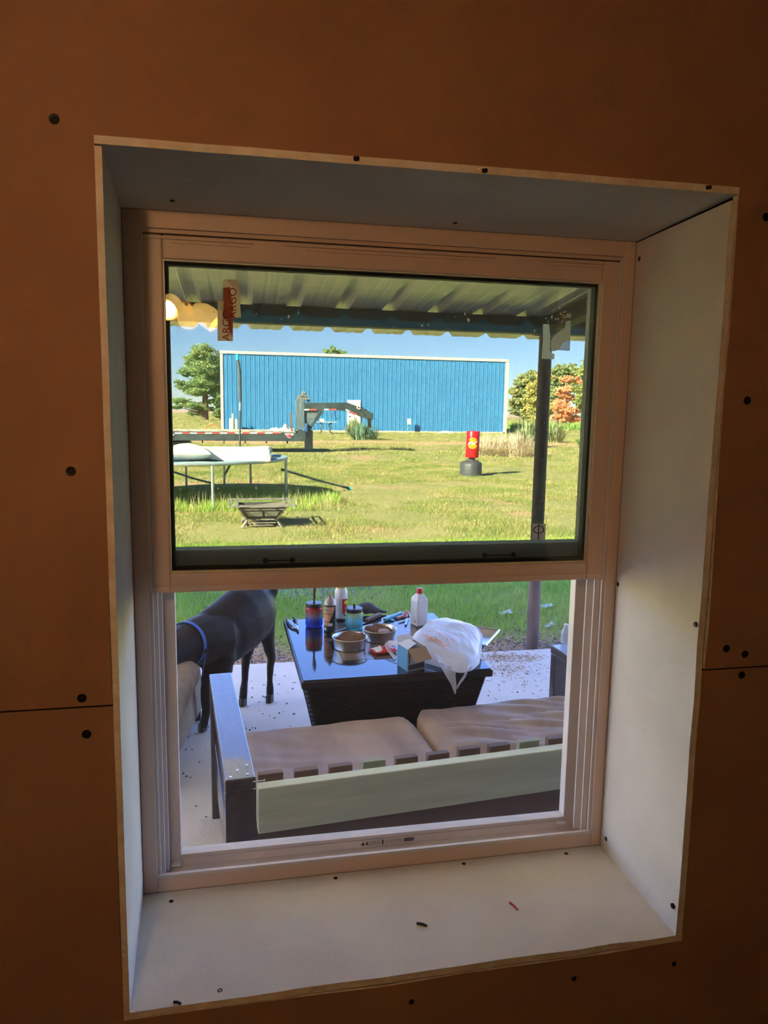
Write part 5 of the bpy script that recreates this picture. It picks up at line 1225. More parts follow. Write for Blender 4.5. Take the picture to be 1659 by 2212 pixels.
for k in range(4):
    R4 = Matrix.Rotation(k*PI/2, 4, 'Z')
    MB().hexa([(-TW, -TW, TH), (TW, -TW, TH), (WW, -WW, WH), (-WW, -WW, WH)], [(-TW+.01, -TW+.012, TH), (TW-.01, -TW+.012, TH), (WW-.01, -WW+.012, WH), (-WW+.01, -WW+.012, WH)], M=R4).build('bowl_side', FPD, fp)
    def L_(x, t_): return Vector((x*(TW+(WW-TW)*t_), -(TW+(WW-TW)*t_)-0.003, TH+(WH-TH)*t_))
    mb = MB()
    for a, b in ((-0.82, -0.02), (0.10, 0.80)):
        mb.hexa([L_(a, .30), L_(b, .30), L_(b+0.05, .72), L_(a+.05, .72)], [p+Vector((0, -0.004, 0)) for p in (L_(a, .30), L_(b, .30), L_(b+.05, .72), L_(a+.05, .72))], M=R4)
    mb.build('bowl_grille', FPL, fp)
    mb = MB()
    for x_ in (-1, 1): mb.v += []; mb.hexa([R4 @ p for p in (L_(x_, 0)+Vector((-.012, 0, 0)), L_(x_, 0)+Vector((.012, 0, 0)), L_(x_, 1)+Vector((.012, 0, 0)), L_(x_, 1)+Vector((-.012, 0, 0)))], [R4 @ (p+Vector((0, -0.012, 0))) for p in (L_(x_, 0)+Vector((-.012, 0, 0)), L_(x_, 0)+Vector((.012, 0, 0)), L_(x_, 1)+Vector((.012, 0, 0)), L_(x_, 1)+Vector((-.012, 0, 0)))])
    mb.beam(R4 @ L_(-1, 0.16), R4 @ L_(1, 0.16), 0.012, 0.012)
    mb.build('bowl_bar', FPM, fp)
    mb = MB(); mb.beam(R4 @ Vector((-WW, -WW, WH)), R4 @ Vector((WW, -WW, WH)), 0.03, 0.018).beam(R4 @ Vector((-WW+0.02, -WW-.02, 0.07)), R4 @ Vector((WW-0.02, -WW-.02, 0.07)), 0.014, 0.016).beam(R4 @ Vector((-0.16, -WW-.03, 0.035)), R4 @ Vector((0.16, -WW-.03, 0.035)), 0.012, 0.014)
    for x_ in (-0.07, 0.07): mb.beam(R4 @ Vector((x_, -WW-.02, 0.035)), R4 @ Vector((x_, -WW-.01, 0.11)), 0.012, 0.012)
    mb.build('base_frame', FPM, fp)
    MB().beam(R4 @ Vector((-WW+.01, -WW+.01, WH)), R4 @ Vector((-0.285, -0.285, 0.0)), 0.035, 0.02).build('foot', FPM, fp)
MB().box(-WW, WW, -WW, WW, WH-0.006, WH).build('bowl_floor', FPD, fp)
lg = thing('firewood', 'split piece of firewood lying across the fire pit', 'firewood', (0.42, 10.58, GZ+RH-0.075), 0.15)
MB().prism([(-0.32, -0.05, -0.03), (-0.32, 0.05, -0.03), (-0.32, 0.04, 0.03), (-0.32, -0.03, 0.045)], (0.50, 0.0, 0.05)).build('log_wood', mat('grey_split_wood', (0.30, 0.25, 0.20), 0.9, stretch=(1, 8, 8), scale=6), lg, bevel=0.006)
MB().prism([(0.181, -0.048, 0.022), (0.181, 0.048, 0.022), (0.181, 0.038, 0.078), (0.181, -0.028, 0.092)], (0.003, 0, 0)).build('cut_end', mat('fresh_cut_wood', (0.62, 0.46, 0.28), 0.8), lg)

# ------------------------------------------------------------------ trampoline with mattresses
TC = Vector((-1.15, 14.05, GZ)); TR, TRZ = 1.985, 0.775
tr = thing('trampoline', 'round trampoline with a pale blue rim and galvanised legs', 'trampoline', TC)
GALV = mat('galvanised_tube', (0.52, 0.57, 0.57), 0.4, metal=0.5, col2=(0.42, 0.46, 0.46), scale=20)
PAD = mat('faded_blue_pad', (0.42, 0.58, 0.60), 0.7, col2=(0.22, 0.36, 0.45), scale=5); NET = mat('black_jump_mat', (0.10, 0.20, 0.27), 0.6)
n = 72
def circ(r, z, k=n): return [(r*math.cos(2*PI*i/k), r*math.sin(2*PI*i/k), z) for i in range(k+1)]
MB().tube(circ(TR, TRZ), 0.024, 10, caps=False).build('rim_tube', GALV, tr, smooth=True)
MB().grid(lambda u, v: ((TR-0.30+0.31*v)*math.cos(2*PI*u), (TR-0.30+0.31*v)*math.sin(2*PI*u), TRZ+0.022+0.016*math.sin(PI*v)+0.006*math.sin(u*90)), 120, 6).build('edge_pad', PAD, tr, smooth=True)
MB().grid(lambda u, v: ((TR-0.28)*v*math.cos(2*PI*u), (TR-0.28)*v*math.sin(2*PI*u), TRZ+0.018), 60, 3).build('jump_mat', NET, tr)
legs = [atz(457, 1103, GZ), atz(578, 1083, GZ), atz(618, 1080, GZ), atz(590, 1053, GZ), atz(517, 1046, GZ), atz(404, 1050, GZ)]
angs = []
for q in legs:
    d = q-TC; angs.append(math.atan2(d.y, d.x))
for a in angs[:1]+[angs[0]+1.02, angs[0]+1.29, angs[3]+0.05, angs[4], angs[5], angs[0]-1.0, angs[0]-2.2]:
    c, s = math.cos(a), math.sin(a)
    MB().tube([(TR*c, TR*s, TRZ-0.01), (TR*c*1.003, TR*s*1.003, TRZ-0.07), (TR*c*1.003, TR*s*1.003, 0.0)], 0.0235, 10).build('leg', GALV, tr, smooth=True)
# enclosure pole still standing on the far side
pa = angs[4]; pb = Vector((TR*math.cos(pa), TR*math.sin(pa), 0))
p0 = pb+Vector((0.0, 0.03, 0.25)); Yp = (TC+pb).y
P = lambda x, y: at(x, y, Yp)-TC
FOAM = mat('grey_foam_sleeve', (0.09, 0.10, 0.105), 0.85, scale=20)
pl = MB().tube([p0, P(518, 964), P(519, 868)], 0.022, 10).build('net_pole', mat('dark_pole', (0.07, 0.08, 0.085), 0.5), tr, smooth=True)
MB().tube([P(518.8, 887), P(519, 868)], 0.0235, 10).build('pole_joint', GALV, pl, smooth=True)
MB().tube([P(519, 869), P(518.5, 840), P(518, 810), P(516, 792), P(513.5, 778)], [0.034, 0.036, 0.034, 0.032, 0.028], 10).build('foam_sleeve', FOAM, pl, smooth=True)
MB().tube([P(513.4, 777.5), P(513.3, 772), P(513.2, 771), P(513, 765)], [0.036, 0.034, 0.03, 0.040], 10).build('pole_cap', mat('cyan_cap', (0.01, 0.50, 0.72), 0.4), pl, smooth=True)
# loose poles leaning on it
def pole(label, a, b, tip=None):
    t = thing('net_pole', label, 'pole', b, 0, 'loose trampoline poles')
    MB().tube([Vector((0, 0, 0.03)), (a-b)*0.5+Vector((0, 0, 0.0)), a-b], 0.021, 10).build('pole_tube', mat('grey_pole', (0.22, 0.25, 0.25), 0.5, metal=0.3), t, smooth=True)
    MB().tube([Vector((0, 0, 0.03)), (a-b)*0.13+Vector((0, 0, 0.026))], 0.026, 10).build('dark_sleeve', FOAM, t, smooth=True)
    if tip: MB().tube([Vector((0.05, -0.01, 0.03)), Vector((-0.02, 0, 0.032))], 0.028, 10).build('end_cap', mat('cyan_cap', (0.01, 0.50, 0.72), 0.4), t, smooth=True)
    MB().tube([(a-b)*0.97, (a-b)*1.02], 0.026, 8).build('pole_end', FOAM, t, smooth=True)
pole('loose grey pole leaning from the right trampoline leg down to the grass', at(612, 1015, 13.9), atz(754, 1058, GZ), True)
pole('loose grey pole lying under the left side of the trampoline', at(371, 1018, 15.6), atz(462, 1048, GZ))
# mattress folded over on top, and a pillow
MAT_ = mat('cream_mattress_ticking', (0.80, 0.76, 0.70), 0.9, col2=(0.74, 0.70, 0.63), scale=5, bump=0.1)
zt = TRZ+0.04
def slab(path, width_dir, w, th, name, parent, nv=10, wob=0.0):
    n_ = len(path)
    def ctr(u):
        i = min(n_-2, int(u*(n_-1))); s = u*(n_-1)-i
        p0_, p1_, p2_, p3_ = path[max(0, i-1)], path[i], path[i+1], path[min(n_-1, i+2)]
        return 0.5*((2*p1_)+(p2_-p0_)*s+(2*p0_-5*p1_+4*p2_-p3_)*s*s+(3*p1_-p0_-3*p2_+p3_)*s**3)
    mb = MB(); sec = []
    K = 44
    for k in range(K+1):
        u = k/K; c = ctr(u); t_ = (ctr(min(1, u+0.01))-ctr(max(0, u-0.01))).normalized(); nrm = width_dir.cross(t_).normalized()
        e_ = min(1, 8*min(u, 1-u)+0.6); row = []
        for j in range(16):
            an = 2*PI*j/16; cx, cz = math.cos(an), math.sin(an)
            sx_ = math.copysign(abs(cx)**0.25, cx); sz_ = math.copysign(abs(cz)**0.35, cz)
            row.append(c+width_dir*(sx_*w/2)+nrm*(sz_*th/2*e_))
        mb.v += [tuple(p) for p in row]
    for k in range(K):
        for j in range(16): mb.f.append((16*k+j, 16*k+(j+1) % 16, 16*k+16+(j+1) % 16, 16*k+16+j)); mb.m.append(0)
    mb.f += [tuple(range(16))[::-1], tuple(range(16*K, 16*K+16))]; mb.m += [0, 0]
    return mb.build(name, MAT_, parent, smooth=True)
Yd = Vector((0.1, 1, 0)).normalized()
def m_thing(label, path, w, wd=Yd, th=0.15):
    o0 = Vector((path[0].x, path[0].y, zt+TC.z))
    t = thing('foam_mattress', label, 'mattress', o0, 0, 'foam mattresses on the trampoline')
    slab([p-o0 for p in path], wd, w, th, 'mattress_foam', t); return t
zs = TC.z+zt+0.085
B = lambda x, y, Y: at(x, y, Y)
m_thing('cream foam mattress lying flat at the front, its left end lifted in a curve', [B(586, 989, 13.05), B(550, 990, 13.02), B(510, 990, 13.0), B(470, 983, 13.0), B(430, 974, 13.05), B(405, 968, 13.1), B(381, 969, 13.15)], 0.55, th=0.155)
m_thing('cream foam mattress lying behind the front one on the trampoline', [B(585, 974, 13.9), B(540, 976, 13.9), B(490, 976, 13.9), B(440, 976, 13.9), B(400, 975, 13.9)], 0.85, th=0.17)
pw = thing('pillow', 'wrinkled white pillow at the left front of the trampoline', 'pillow', B(400, 1000, 12.75)*Vector((1, 1, 0)) if False else Vector((B(405, 1000, 12.75).x, 12.78, TC.z+zt)))
def pil(sg):
    def f(u, v):
        s, q = -1+2*u, -1+2*v; e_ = (1-abs(s)**3)*(1-abs(q)**3); wr = 0.02*abs(noise.noise(Vector((s*6, q*2, 4))))*min(1, 3*(1-abs(s)))
        return (0.42*s*(1-0.06*(1-q*q)), 0.26*q*(1-0.06*(1-s*s)), 0.11+sg*0.105*max(0, e_)**0.5+wr*sg*min(1, 4*max(0, e_)))
    return f
MB().grid(pil(1), 36, 24).grid(pil(-1), 24, 16).build('pillow_cover', mat('white_pillow_cloth', (0.78, 0.75, 0.68), 0.85, scale=8), pw, smooth=True)

# ------------------------------------------------------------------ red punching bag
bgp = thing('punching_bag', 'red free-standing punching bag with a yellow round emblem on a dark base', 'punching bag', (6.10, 18.75, GZ))
REDV = mat('red_vinyl', (0.70, 0.012, 0.020), 0.35, scale=3, spec=0.4); BASEP = mat('dark_grey_plastic', (0.065, 0.070, 0.078), 0.45)
rB = 0.178; lean = Matrix.Rotation(0.030, 4, 'Y')
z0 = 0.495; z1 = 1.205
MB().lathe([(rB*0.93, z0), (rB, z0+0.02), (rB, z1-0.02), (rB*0.93, z1), (0.001, z1+0.004)], 40, M=lean).build('bag_cylinder', REDV, bgp, smooth=True)
mb = MB()
bs = [(0.315, 0.0), (0.312, 0.04), (0.300, 0.05), (0.296, 0.30), (0.280, 0.345), (0.225, 0.385), (0.12, 0.42), (0.11, 0.44), (0.001, 0.44)]
for i, (r, z) in enumerate(bs):
    for j in range(48): 
        a = 2*PI*j/48; k = 1.0-(0.05 if (j % 8 == 0 and 1 < i < 6) else 0); mb.v.append((r*k*math.cos(a), r*k*math.sin(a), z))
for i in range(len(bs)-1):
    for j in range(48): mb.f.append((i*48+j, i*48+(j+1) % 48, (i+1)*48+(j+1) % 48, (i+1)*48+j)); mb.m.append(0)
mb.build('base', BASEP, bgp, smooth=True)
MB().lathe([(0.085, 0.42), (0.085, 0.50)], 24, M=lean).build('neck', mat('dark_neck', (0.10, 0.05, 0.055), 0.5), bgp, smooth=True)
MB().lathe([(0.03, 0.40), (0.03, 0.432), (0.001, 0.435)], 12, c=(0.17, -0.03, -0.012)).build('filler_cap', BLACK, bgp)
YEL = mat('yellow_print', (0.90, 0.62, 0.01), 0.45); PNK = mat('pale_print', (0.82, 0.74, 0.80), 0.5)
face = -PI/2-0.30
def onb(a, z, off=0.003): return lean @ Vector(((rB+off)*math.cos(face+a/rB), (rB+off)*math.sin(face+a/rB), z))
mb = MB(); zc = 0.885
n = 40
def poly(fn, mi, off): 
    pts = fn; mb.add([onb(a, z, off) for a, z in pts], [tuple(range(len(pts)))], mi)
for i in range(n):
    a0_, a1_ = 2*PI*i/n, 2*PI*(i+1)/n
    for (ri, ro, mi, off, lo, hi) in ((0.0, 0.088, 0, 0.003, 0, 40), (0.105, 0.135, 0, 0.003, 4, 16), (0.108, 0.142, 0, 0.003, 22, 37)):
        if lo <= i < hi: poly([(ri*math.cos(a0_), zc+ri*math.sin(a0_)*1.05), (ro*math.cos(a0_), zc+ro*math.sin(a0_)*1.05), (ro*math.cos(a1_), zc+ro*math.sin(a1_)*1.05), (ri*math.cos(a1_), zc+ri*math.sin(a1_)*1.05)], mi, off)
for k in range(8):
    a = -0.13+k*0.0325; z = zc+0.028*math.sin(k*1.1)-0.02+0.006*k
    poly([(a, z-0.02), (a+0.034, z-0.014), (a+0.034, z+0.022), (a, z+0.016)], 1, 0.005)
for a, z in ((-0.055, 0.005), (-0.035, 0.012), (0.02, -0.005), (0.045, 0.0)):
    poly([(a, zc+z-0.006), (a+0.009, zc+z-0.006), (a+0.009, zc+z+0.008), (a, zc+z+0.008)], 2, 0.007)
mb.build('emblem', [YEL, PNK, mat('red_vinyl', (0.7, 0.012, 0.02))], bgp)
# ------------------------------------------------------------------ gooseneck trailer
TY = 29.3
to = Vector((2.2, TY, GZ))
tl = thing('gooseneck_trailer', 'dark gooseneck flatbed trailer parked in front of the blue barn', 'trailer', to)
def T_(x, y, Y=TY): return at(x, y, Y)-to
TPA = mat('trailer_grey_paint', (0.030, 0.045, 0.055), 0.5, col2=(0.055, 0.078, 0.088), scale=2.5); TPW = mat('worn_trailer_paint', (0.10, 0.15, 0.19), 0.5, col2=(0.24, 0.25, 0.24), scale=5, stretch=(3, 3, 0.6), mixlo=.36, mixhi=.50)
PLK = mat('grey_deck_plank', (0.55, 0.47, 0.37), 0.9, col2=(0.45, 0.38, 0.30), scale=2)
zd = T_(500, 929).z; zk = T_(500, 950).z; zb = T_(660, 952).z
XL, XR = -9.6, T_(660, 940).x
wd = 2.45
mb = MB()
MB().box(XL, XR, -0.05, 0.02, zk-0.04, zd-0.10).build('side_rail', TPA, tl)
MB().box(XL, XR, wd-0.02, wd+0.05, zk-0.04, zd-0.10).build('side_rail', TPA, tl)
MB().box(XL, XR-0.05, 0.25, 0.35, zb-0.02, zd-0.10).build('main_beam', TPA, tl)
MB().box(XL, XR-0.05, wd-0.35, wd-0.25, zb-0.02, zd-0.10).build('main_beam', TPA, tl)
pk = None
for i in range(9):
    y = 0.02+i*0.27
    if pk is None: pk = MB().box(XL, XR-0.42, y, y+0.255, zd-0.10, zd-0.055).build('deck_plank', PLK, tl, bevel=0.006)
    else: copy_part(pk, tl, (0, i*0.27, 0.004*random.random()))
MB().box(XL, XR-0.35, -0.07, 0.02, zd-0.075, zd-0.02).build('rub_rail', mat('worn_rail', (0.22, 0.23, 0.22), 0.6, col2=(0.48, 0.46, 0.42), scale=3), tl)
MB().box(XR-0.42, XR, -0.07, wd+0.05, zb-0.02, zd).build('front_crossbeam', TPA, tl, bevel=0.01)
for i in range(12): MB().box(XL+0.3+i*0.9, XL+0.36+i*0.9, wd+0.05, wd+0.09, zb-0.22, zk).build('stake_pocket', TPA, tl) if i < 11 else None
RFR = mat('red_reflective_tape', (0.62, 0.10, 0.09), 0.4); RFW = mat('white_reflective_tape', (0.85, 0.85, 0.86), 0.35)
def tape(mb, p, q, h, yo=-0.06, mi=0):
    d = (q-p); up = Vector((0, 0, h/2)); o = Vector((0, yo, 0)); mb.hexa([p-up+o, q-up+o, q+up+o, p+up+o], [x+Vector((0, -0.006, 0)) for x in (p-up+o, q-up+o, q+up+o, p+up+o)], mi)
x = 378.0; k = 0
while x < 606:
    e_ = min(x+15.5, 606)
    tape(MB_ := MB(), T_(x, 935.5), T_(e_, 935.5), 0.055); MB_.build('reflective_strip', RFR if k % 2 else RFW, tl); x += 16.2; k += 1
# corner lamp plates
CLP = mat('cream_lamp_plate', (0.62, 0.58, 0.50), 0.5)
MB().prism([T_(614, 936), T_(634, 936), T_(634, 940), T_(628, 946), T_(622, 946)], (0, -0.06, 0)).build('lamp_plate', CLP, tl)
lz = T_(624.5, 941); MB().ball(lz+Vector((0, -0.07, 0)), (0.11, 0.03, 0.06), 8).build('marker_lamp', mat('red_lens', (0.85, 0.10, 0.20), 0.2), tl, smooth=True)
MB().prism([T_(367, 937), T_(378, 937), T_(374, 944), T_(368, 946)], (0, -0.06, 0)).build('lamp_plate', CLP, tl)
lz = T_(369, 941.5); MB().ball(lz+Vector((0, -0.07, 0)), (0.11, 0.03, 0.06), 8).build('marker_lamp', mat('amber_lens', (0.85, 0.35, 0.05), 0.2), tl, smooth=True)
# uprights, gusset, neck
for yo in (0.45, 1.55):
    c = Vector(((yo-0.45)*0.082, yo, 0))
    MB().prism([T_(641, 864)+c, T_(659, 863)+c, T_(660, 927)+c, T_(643, 927)+c], (0, 0.28, 0)).build('upright', TPW, tl, bevel=0.01)
    MB().prism([T_(657.5, 870)+c, T_(751, 869.5)+c, T_(748, 887)+c, T_(735, 886)+c, T_(660, 887)+c], (0, 0.22, 0)).build('neck_beam', TPA, tl, bevel=0.008)
    MB().prism([T_(751, 869.5)+c, T_(754, 869.5)+c, T_(775, 877)+c, T_(811, 894)+c, T_(811, 907)+c, T_(790, 902)+c, T_(768, 892)+c, T_(748, 887)+c], (0, 0.22, 0)).build('neck_arm', TPA, tl, bevel=0.008)
    MB().prism([T_(660, 887)+c+Vector((0, 0.08, 0)), T_(694, 886)+c+Vector((0, 0.08, 0)), T_(668, 932)+c+Vector((0, 0.08, 0)), T_(660, 932)+c+Vector((0, 0.08, 0))], (0, 0.02, 0)).build('gusset_plate', TPW, tl)
    MB().beam(T_(700, 887)+c+Vector((0, 0.11, 0)), T_(668, 932)+c+Vector((0, 0.11, 0)), 0.20, 0.10).build('brace', TPA, tl)
    for (a, b, mi) in (((659, 885), (670, 885), 0), ((671, 885), (686, 885), 1), ((703, 884.5), (713, 884.5), 0), ((714, 884.5), (730, 884), 1)):
        tape(q := MB(), T_(*a)+c, T_(*b)+c, 0.06, -0.004); q.build('reflective_strip', RFR if mi else RFW, tl)
    for (a, b, mi) in (((750, 885), (759, 889), 0), ((760, 889.5), (767, 892), 1), ((768, 893), (775, 895.5), 1)):
        tape(q := MB(), T_(*a)+c, T_(*b)+c, 0.06, -0.004); q.build('reflective_strip', RFR if mi else RFW, tl)
MB().box(T_(745, 870).x, T_(751, 870).x, 0.45, 1.77, T_(748, 886).z, T_(748, 871).z).build('neck_crossbeam', TPA, tl)
MB().prism([T_(804, 894)+Vector((0, 1.0, 0)), T_(811, 894)+Vector((0, 1.0, 0)), T_(811.5, 926)+Vector((0, 1.0, 0)), T_(805, 926)+Vector((0, 1.0, 0))], (0, 0.16, 0)).build('coupler', mat('rusty_coupler', (0.13, 0.09, 0.075), 0.7, scale=8), tl, bevel=0.01)
MB().box(T_(805, 900).x-0.02, T_(811, 900).x, 0.45, 1.77, T_(805, 904).z, T_(805, 896).z).build('coupler_beam', TPA, tl)
mb = MB(); mb.beam(T_(664, 932)+Vector((0, 0.6, 0)), T_(664, 980)*Vector((1, 1, 0))+Vector((0, 0.6, 0)), 0.12, 0.12).build('jack_leg', TPW, tl)
MB().beam(T_(673, 930)+Vector((0, 0.7, 0)), T_(673, 930)*Vector((1, 1, 0))+Vector((0, 0.7, 0)), 0.22, 0.20).build('jack_leg', TPW, tl)
MB().box(T_(660, 900).x, T_(667, 900).x, 0.3, 0.7, T_(664, 938).z, T_(664, 915).z).build('tool_box', mat('blue_tool_box', (0.03, 0.10, 0.28), 0.45), tl, bevel=0.04)
JK = mat('grey_winch_metal', (0.20, 0.22, 0.22), 0.5, metal=0.4, col2=(0.32, 0.33, 0.32), scale=10)
mb = MB(); wz = T_(653, 863)
mb.box(wz.x-0.16, wz.x+0.36, 0.45, 0.95, wz.z, wz.z+0.09).box(wz.x-0.13, wz.x-0.02, 0.5, 0.9, wz.z+0.09, wz.z+0.20)
mb.tube([wz+Vector((0.0, 0.6, 0.17)), wz+Vector((0.26, 0.6, 0.17))], 0.085, 14).tube([wz+Vector((0.10, 0.55, 0.26)), wz+Vector((0.10, 0.8, 0.26))], 0.075, 12).box(wz.x+0.03, wz.x+0.17, 0.5, 0.7, wz.z+0.22, wz.z+0.34)
mb.tube([wz+Vector((0.30, 0.6, 0.03)), wz+Vector((0.30, 0.6, -0.08))], 0.07, 10)
mb.build('winch', JK, tl, bevel=0.008)
MB().tube([T_(779, 880)+Vector((0, 0.42, 0))+Vector((0.07*math.cos(i*PI/6), 0, 0.07*math.sin(i*PI/6))) for i in range(2, 12)], 0.028, 8).build('tow_hook', CLP, tl, smooth=True)
mb = MB(); prev = None
ch = [T_(783, 881), T_(787, 890), T_(791, 900), T_(797, 907), T_(803, 911), T_(806, 916)]
for a, b in zip(ch, ch[1:]):
    for k in range(3): 
        p = a.lerp(b, k/3)+Vector((0, 0.42, 0)); q = a.lerp(b, (k+1)/3)+Vector((0, 0.42, 0)); mb.tube([p, p.lerp(q, .5)+Vector((0.006*(1 if k % 2 else -1), 0, 0)), q], 0.016, 6)
mb.build('chain', mat('rusty_chain', (0.09, 0.065, 0.055), 0.7), tl)
MB().tube([T_(786, 879)+Vector((0, 0.43, 0)), T_(791, 884)+Vector((0, 0.42, 0)), T_(797, 887)+Vector((0, 0.43, 0))], 0.02, 6).build('safety_cable', BLACK, tl)
mb = MB(); mb.tube([T_(733, 888)+Vector((0, 1.6, 0)), T_(736, 903)+Vector((0, 1.6, 0)), T_(740, 908)+Vector((0, 1.6, 0)), T_(744, 902)+Vector((0, 1.6, 0)), T_(746, 888)+Vector((0, 1.6, 0))], 0.012, 6); mb.build('brake_cable', BLACK, tl)
MB().beam(T_(632, 926)+Vector((0, 0.35, -0.2)), T_(629.5, 892)+Vector((0, 0.35, 0)), 0.075, 0.05).build('stake', mat('rusty_stake', (0.20, 0.10, 0.07), 0.8), tl)
for i in range(2):
    x = -5.4-i*0.95
    MB().tube([(x, 0.12, 0.36), (x, 0.34, 0.36)], 0.36, 24).build('wheel', BLACK, tl, bevel=0.03)
    MB().tube([(x, wd-0.34, 0.36), (x, wd-0.12, 0.36)], 0.36, 24).build('wheel', BLACK, tl, bevel=0.03)
MB().box(-7.0, -4.3, 0.3, wd-0.3, 0.28, 0.40).build('axle_beam', TPA, tl)
# boards and torn sheeting lying on the deck
for (x0, x1, y0, lb) in ((372, 525, 0.9, 'pale board lying along the left part of the trailer deck'), (478, 605, 1.3, 'pale board lying near the middle of the trailer deck')):
    a, b = T_(x0, 930)+to, T_(x1, 926)+to
    o = MB().box(a.x, b.x, TY+y0, TY+y0+0.28, GZ+zd-0.045, GZ+zd-0.01).build('plank', mat('pale_plank', (0.72, 0.58, 0.42), 0.9, scale=2), bevel=0.004); tag(o, lb, 'plank', 'planks on the trailer')
c = T_(614, 926)+to
o = MB().grid(lambda u, v: (c.x-0.62+1.24*u, TY+0.35+0.7*v, GZ+zd-0.045+0.30*abs(noise.noise(Vector((u*4.5, v*3, 8))))*math.sin(PI*u)**0.5*math.sin(PI*v)**0.5+0.10*math.sin(PI*u)*math.sin(PI*v)), 26, 14).build('plastic_sheeting', mat('white_sheeting', (0.78, 0.78, 0.76), 0.6))
so = o.modifiers.new('thickness', 'SOLIDIFY'); so.thickness = 0.004; tag(o, 'crumpled white plastic sheeting at the front of the trailer deck', 'plastic sheet')

# ------------------------------------------------------------------ blue barn
BY = 60.0
bx0, bx1, bz0, bz1 = -1.55, 22.47, GZ, 6.27
bn = thing('barn', 'long blue metal barn with pale trim across the back of the yard', 'barn', ((bx0+bx1)/2, BY, GZ))
BLU = mat('blue_barn_steel', (0.055, 0.235, 0.50), 0.38, col2=(0.048, 0.212, 0.46), scale=1.2, stretch=(2, 2, .3), spec=0.5); WTR = mat('pale_barn_trim', (0.60, 0.57, 0.55), 0.5)
cx = (bx0+bx1)/2; Hh = bz1-GZ
NS = 22; pw_ = (bx1-bx0)/NS; RP = 3
prof = []
for k in range(RP):
    r = pw_/RP; x = k*r
    prof += [(x, 0), (x+0.02, -0.032), (x+0.055, -0.032), (x+0.075, 0), (x+r*0.42, 0), (x+r*0.45, -0.010), (x+r*0.52, -0.010), (x+r*0.55, 0), (x+r*0.72, 0), (x+r*0.75, -0.010), (x+r*0.80, -0.010), (x+r*0.83, 0)]
prof.append((pw_, 0))
mb = MB(); n = len(prof); mb.v = [(x, y, z) for z in (0.12, Hh-0.10) for x, y in prof]
mb.f = [(j, j+1, n+j+1, n+j) for j in range(n-1)]; mb.m = [0]*(n-1)
p0 = mb.build('wall_sheet', BLU, bn); p0.location = (bx0-cx, 0, 0)
for i in range(1, NS): copy_part(p0, bn, (bx0-cx+i*pw_, -0.003*(i % 2), 0))
MB().box(bx0-cx, bx1-cx, 0.03, 12, 0, Hh-0.06).build('barn_body', BLU, bn)
MB().hexa([(bx0-cx-0.1, -0.05, Hh-0.02), (bx1-cx+0.1, -0.05, Hh-0.02), (bx1-cx+0.1, 12.1, Hh-0.02), (bx0-cx-0.1, 12.1, Hh-0.02)], [(bx0-cx-0.1, 5.9, Hh+0.35), (bx1-cx+0.1, 5.9, Hh+0.35), (bx1-cx+0.1, 6.1, Hh+0.35), (bx0-cx-0.1, 6.1, Hh+0.35)]).build('barn_roof', WTR, bn)
MB().box(bx0-cx-0.12, bx1-cx+0.12, -0.10, 0.05, Hh-0.16, Hh+0.06).build('eave_trim', WTR, bn)
MB().box(bx0-cx-0.12, bx0-cx+0.10, -0.06, 0.05, 0, Hh+0.0).build('corner_trim', WTR, bn)
MB().box(bx1-cx-0.14, bx1-cx+0.16, -0.06, 0.05, 0, Hh+0.0).build('corner_trim', WTR, bn)
MB().box(bx0-cx, bx1-cx, -0.06, 0.02, 0, 0.13).build('base_trim', mat('pale_base', (0.62, 0.50, 0.40), 0.8), bn)
dl, dr = at(750, 864, BY), at(779, 864, BY)
dz = dl.z-GZ
MB().box(dl.x-cx, dr.x-cx, -0.10, -0.02, 0.02, dz).build('door', mat('white_barn_door', (0.82, 0.80, 0.76), 0.5, scale=2), bn, bevel=0.02)
MB().box(dl.x-cx+0.12, dl.x-cx+0.30, -0.13, -0.10, dz*0.48, dz*0.50).build('door_handle', BLACK, bn)
# meter on a stand, box and board, small table, wheel at the barn
q = at(884, 905, BY-0.6); 
t = thing('meter_box', 'pale meter box on a thin stand against the right part of the barn', 'meter box', (q.x, BY-0.6, GZ))
MB().box(-0.15, 0.15, -0.1, 0.08, at(884, 917, BY-0.6).z-GZ, at(884, 904, BY-0.6).z-GZ).build('box', WTR, t, bevel=0.02)
MB().tube([(-0.10, 0, 0), (-0.10, 0, at(884, 917, BY-0.6).z-GZ+0.02)], 0.035, 8).build('stand', JK, t)
q = at(503, 910, BY-1.0)
t = thing('utility_box', 'pale box with an upright board in front of the left barn corner', 'utility box', (q.x, BY-1.0, GZ))
MB().box(-0.30, 0.10, 0, 0.3, 0, at(500, 904, BY-1).z-GZ).build('box', mat('pale_blue_box', (0.55, 0.66, 0.74), 0.5), t, bevel=0.02)
MB().box(-0.10, 0.04, -0.08, -0.02, 0, at(502, 893, BY-1).z-GZ).build('board', mat('pale_plank', (0.72, 0.58, 0.42), 0.9), t)
MB().box(0.16, 0.36, 0.0, 0.25, 0.0, at(507, 905, BY-1).z-GZ).build('side_box', WTR, t, bevel=0.02)
q = at(704, 912, BY-6)
zt2 = at(704, 911, BY-6).z-GZ
t = thing('garden_table', 'wrought iron garden table with a pale top in front of the barn', 'garden table', (q.x, BY-6, GZ))
MB().box(-0.65, 0.75, -0.4, 0.4, zt2-0.05, zt2).build('table_top', WTR, t, bevel=0.01)
for sx in (-0.45, 0.42):
    for sy in (-0.25, 0.25):
        MB().tube([(sx, sy, zt2-0.05), (sx*0.55, sy, zt2*0.72), (sx*0.9, sy, zt2*0.45), (sx*0.7, sy, zt2*0.25), (sx*1.15, sy, 0)], 0.03, 6).build('leg', TPA, t, smooth=True)
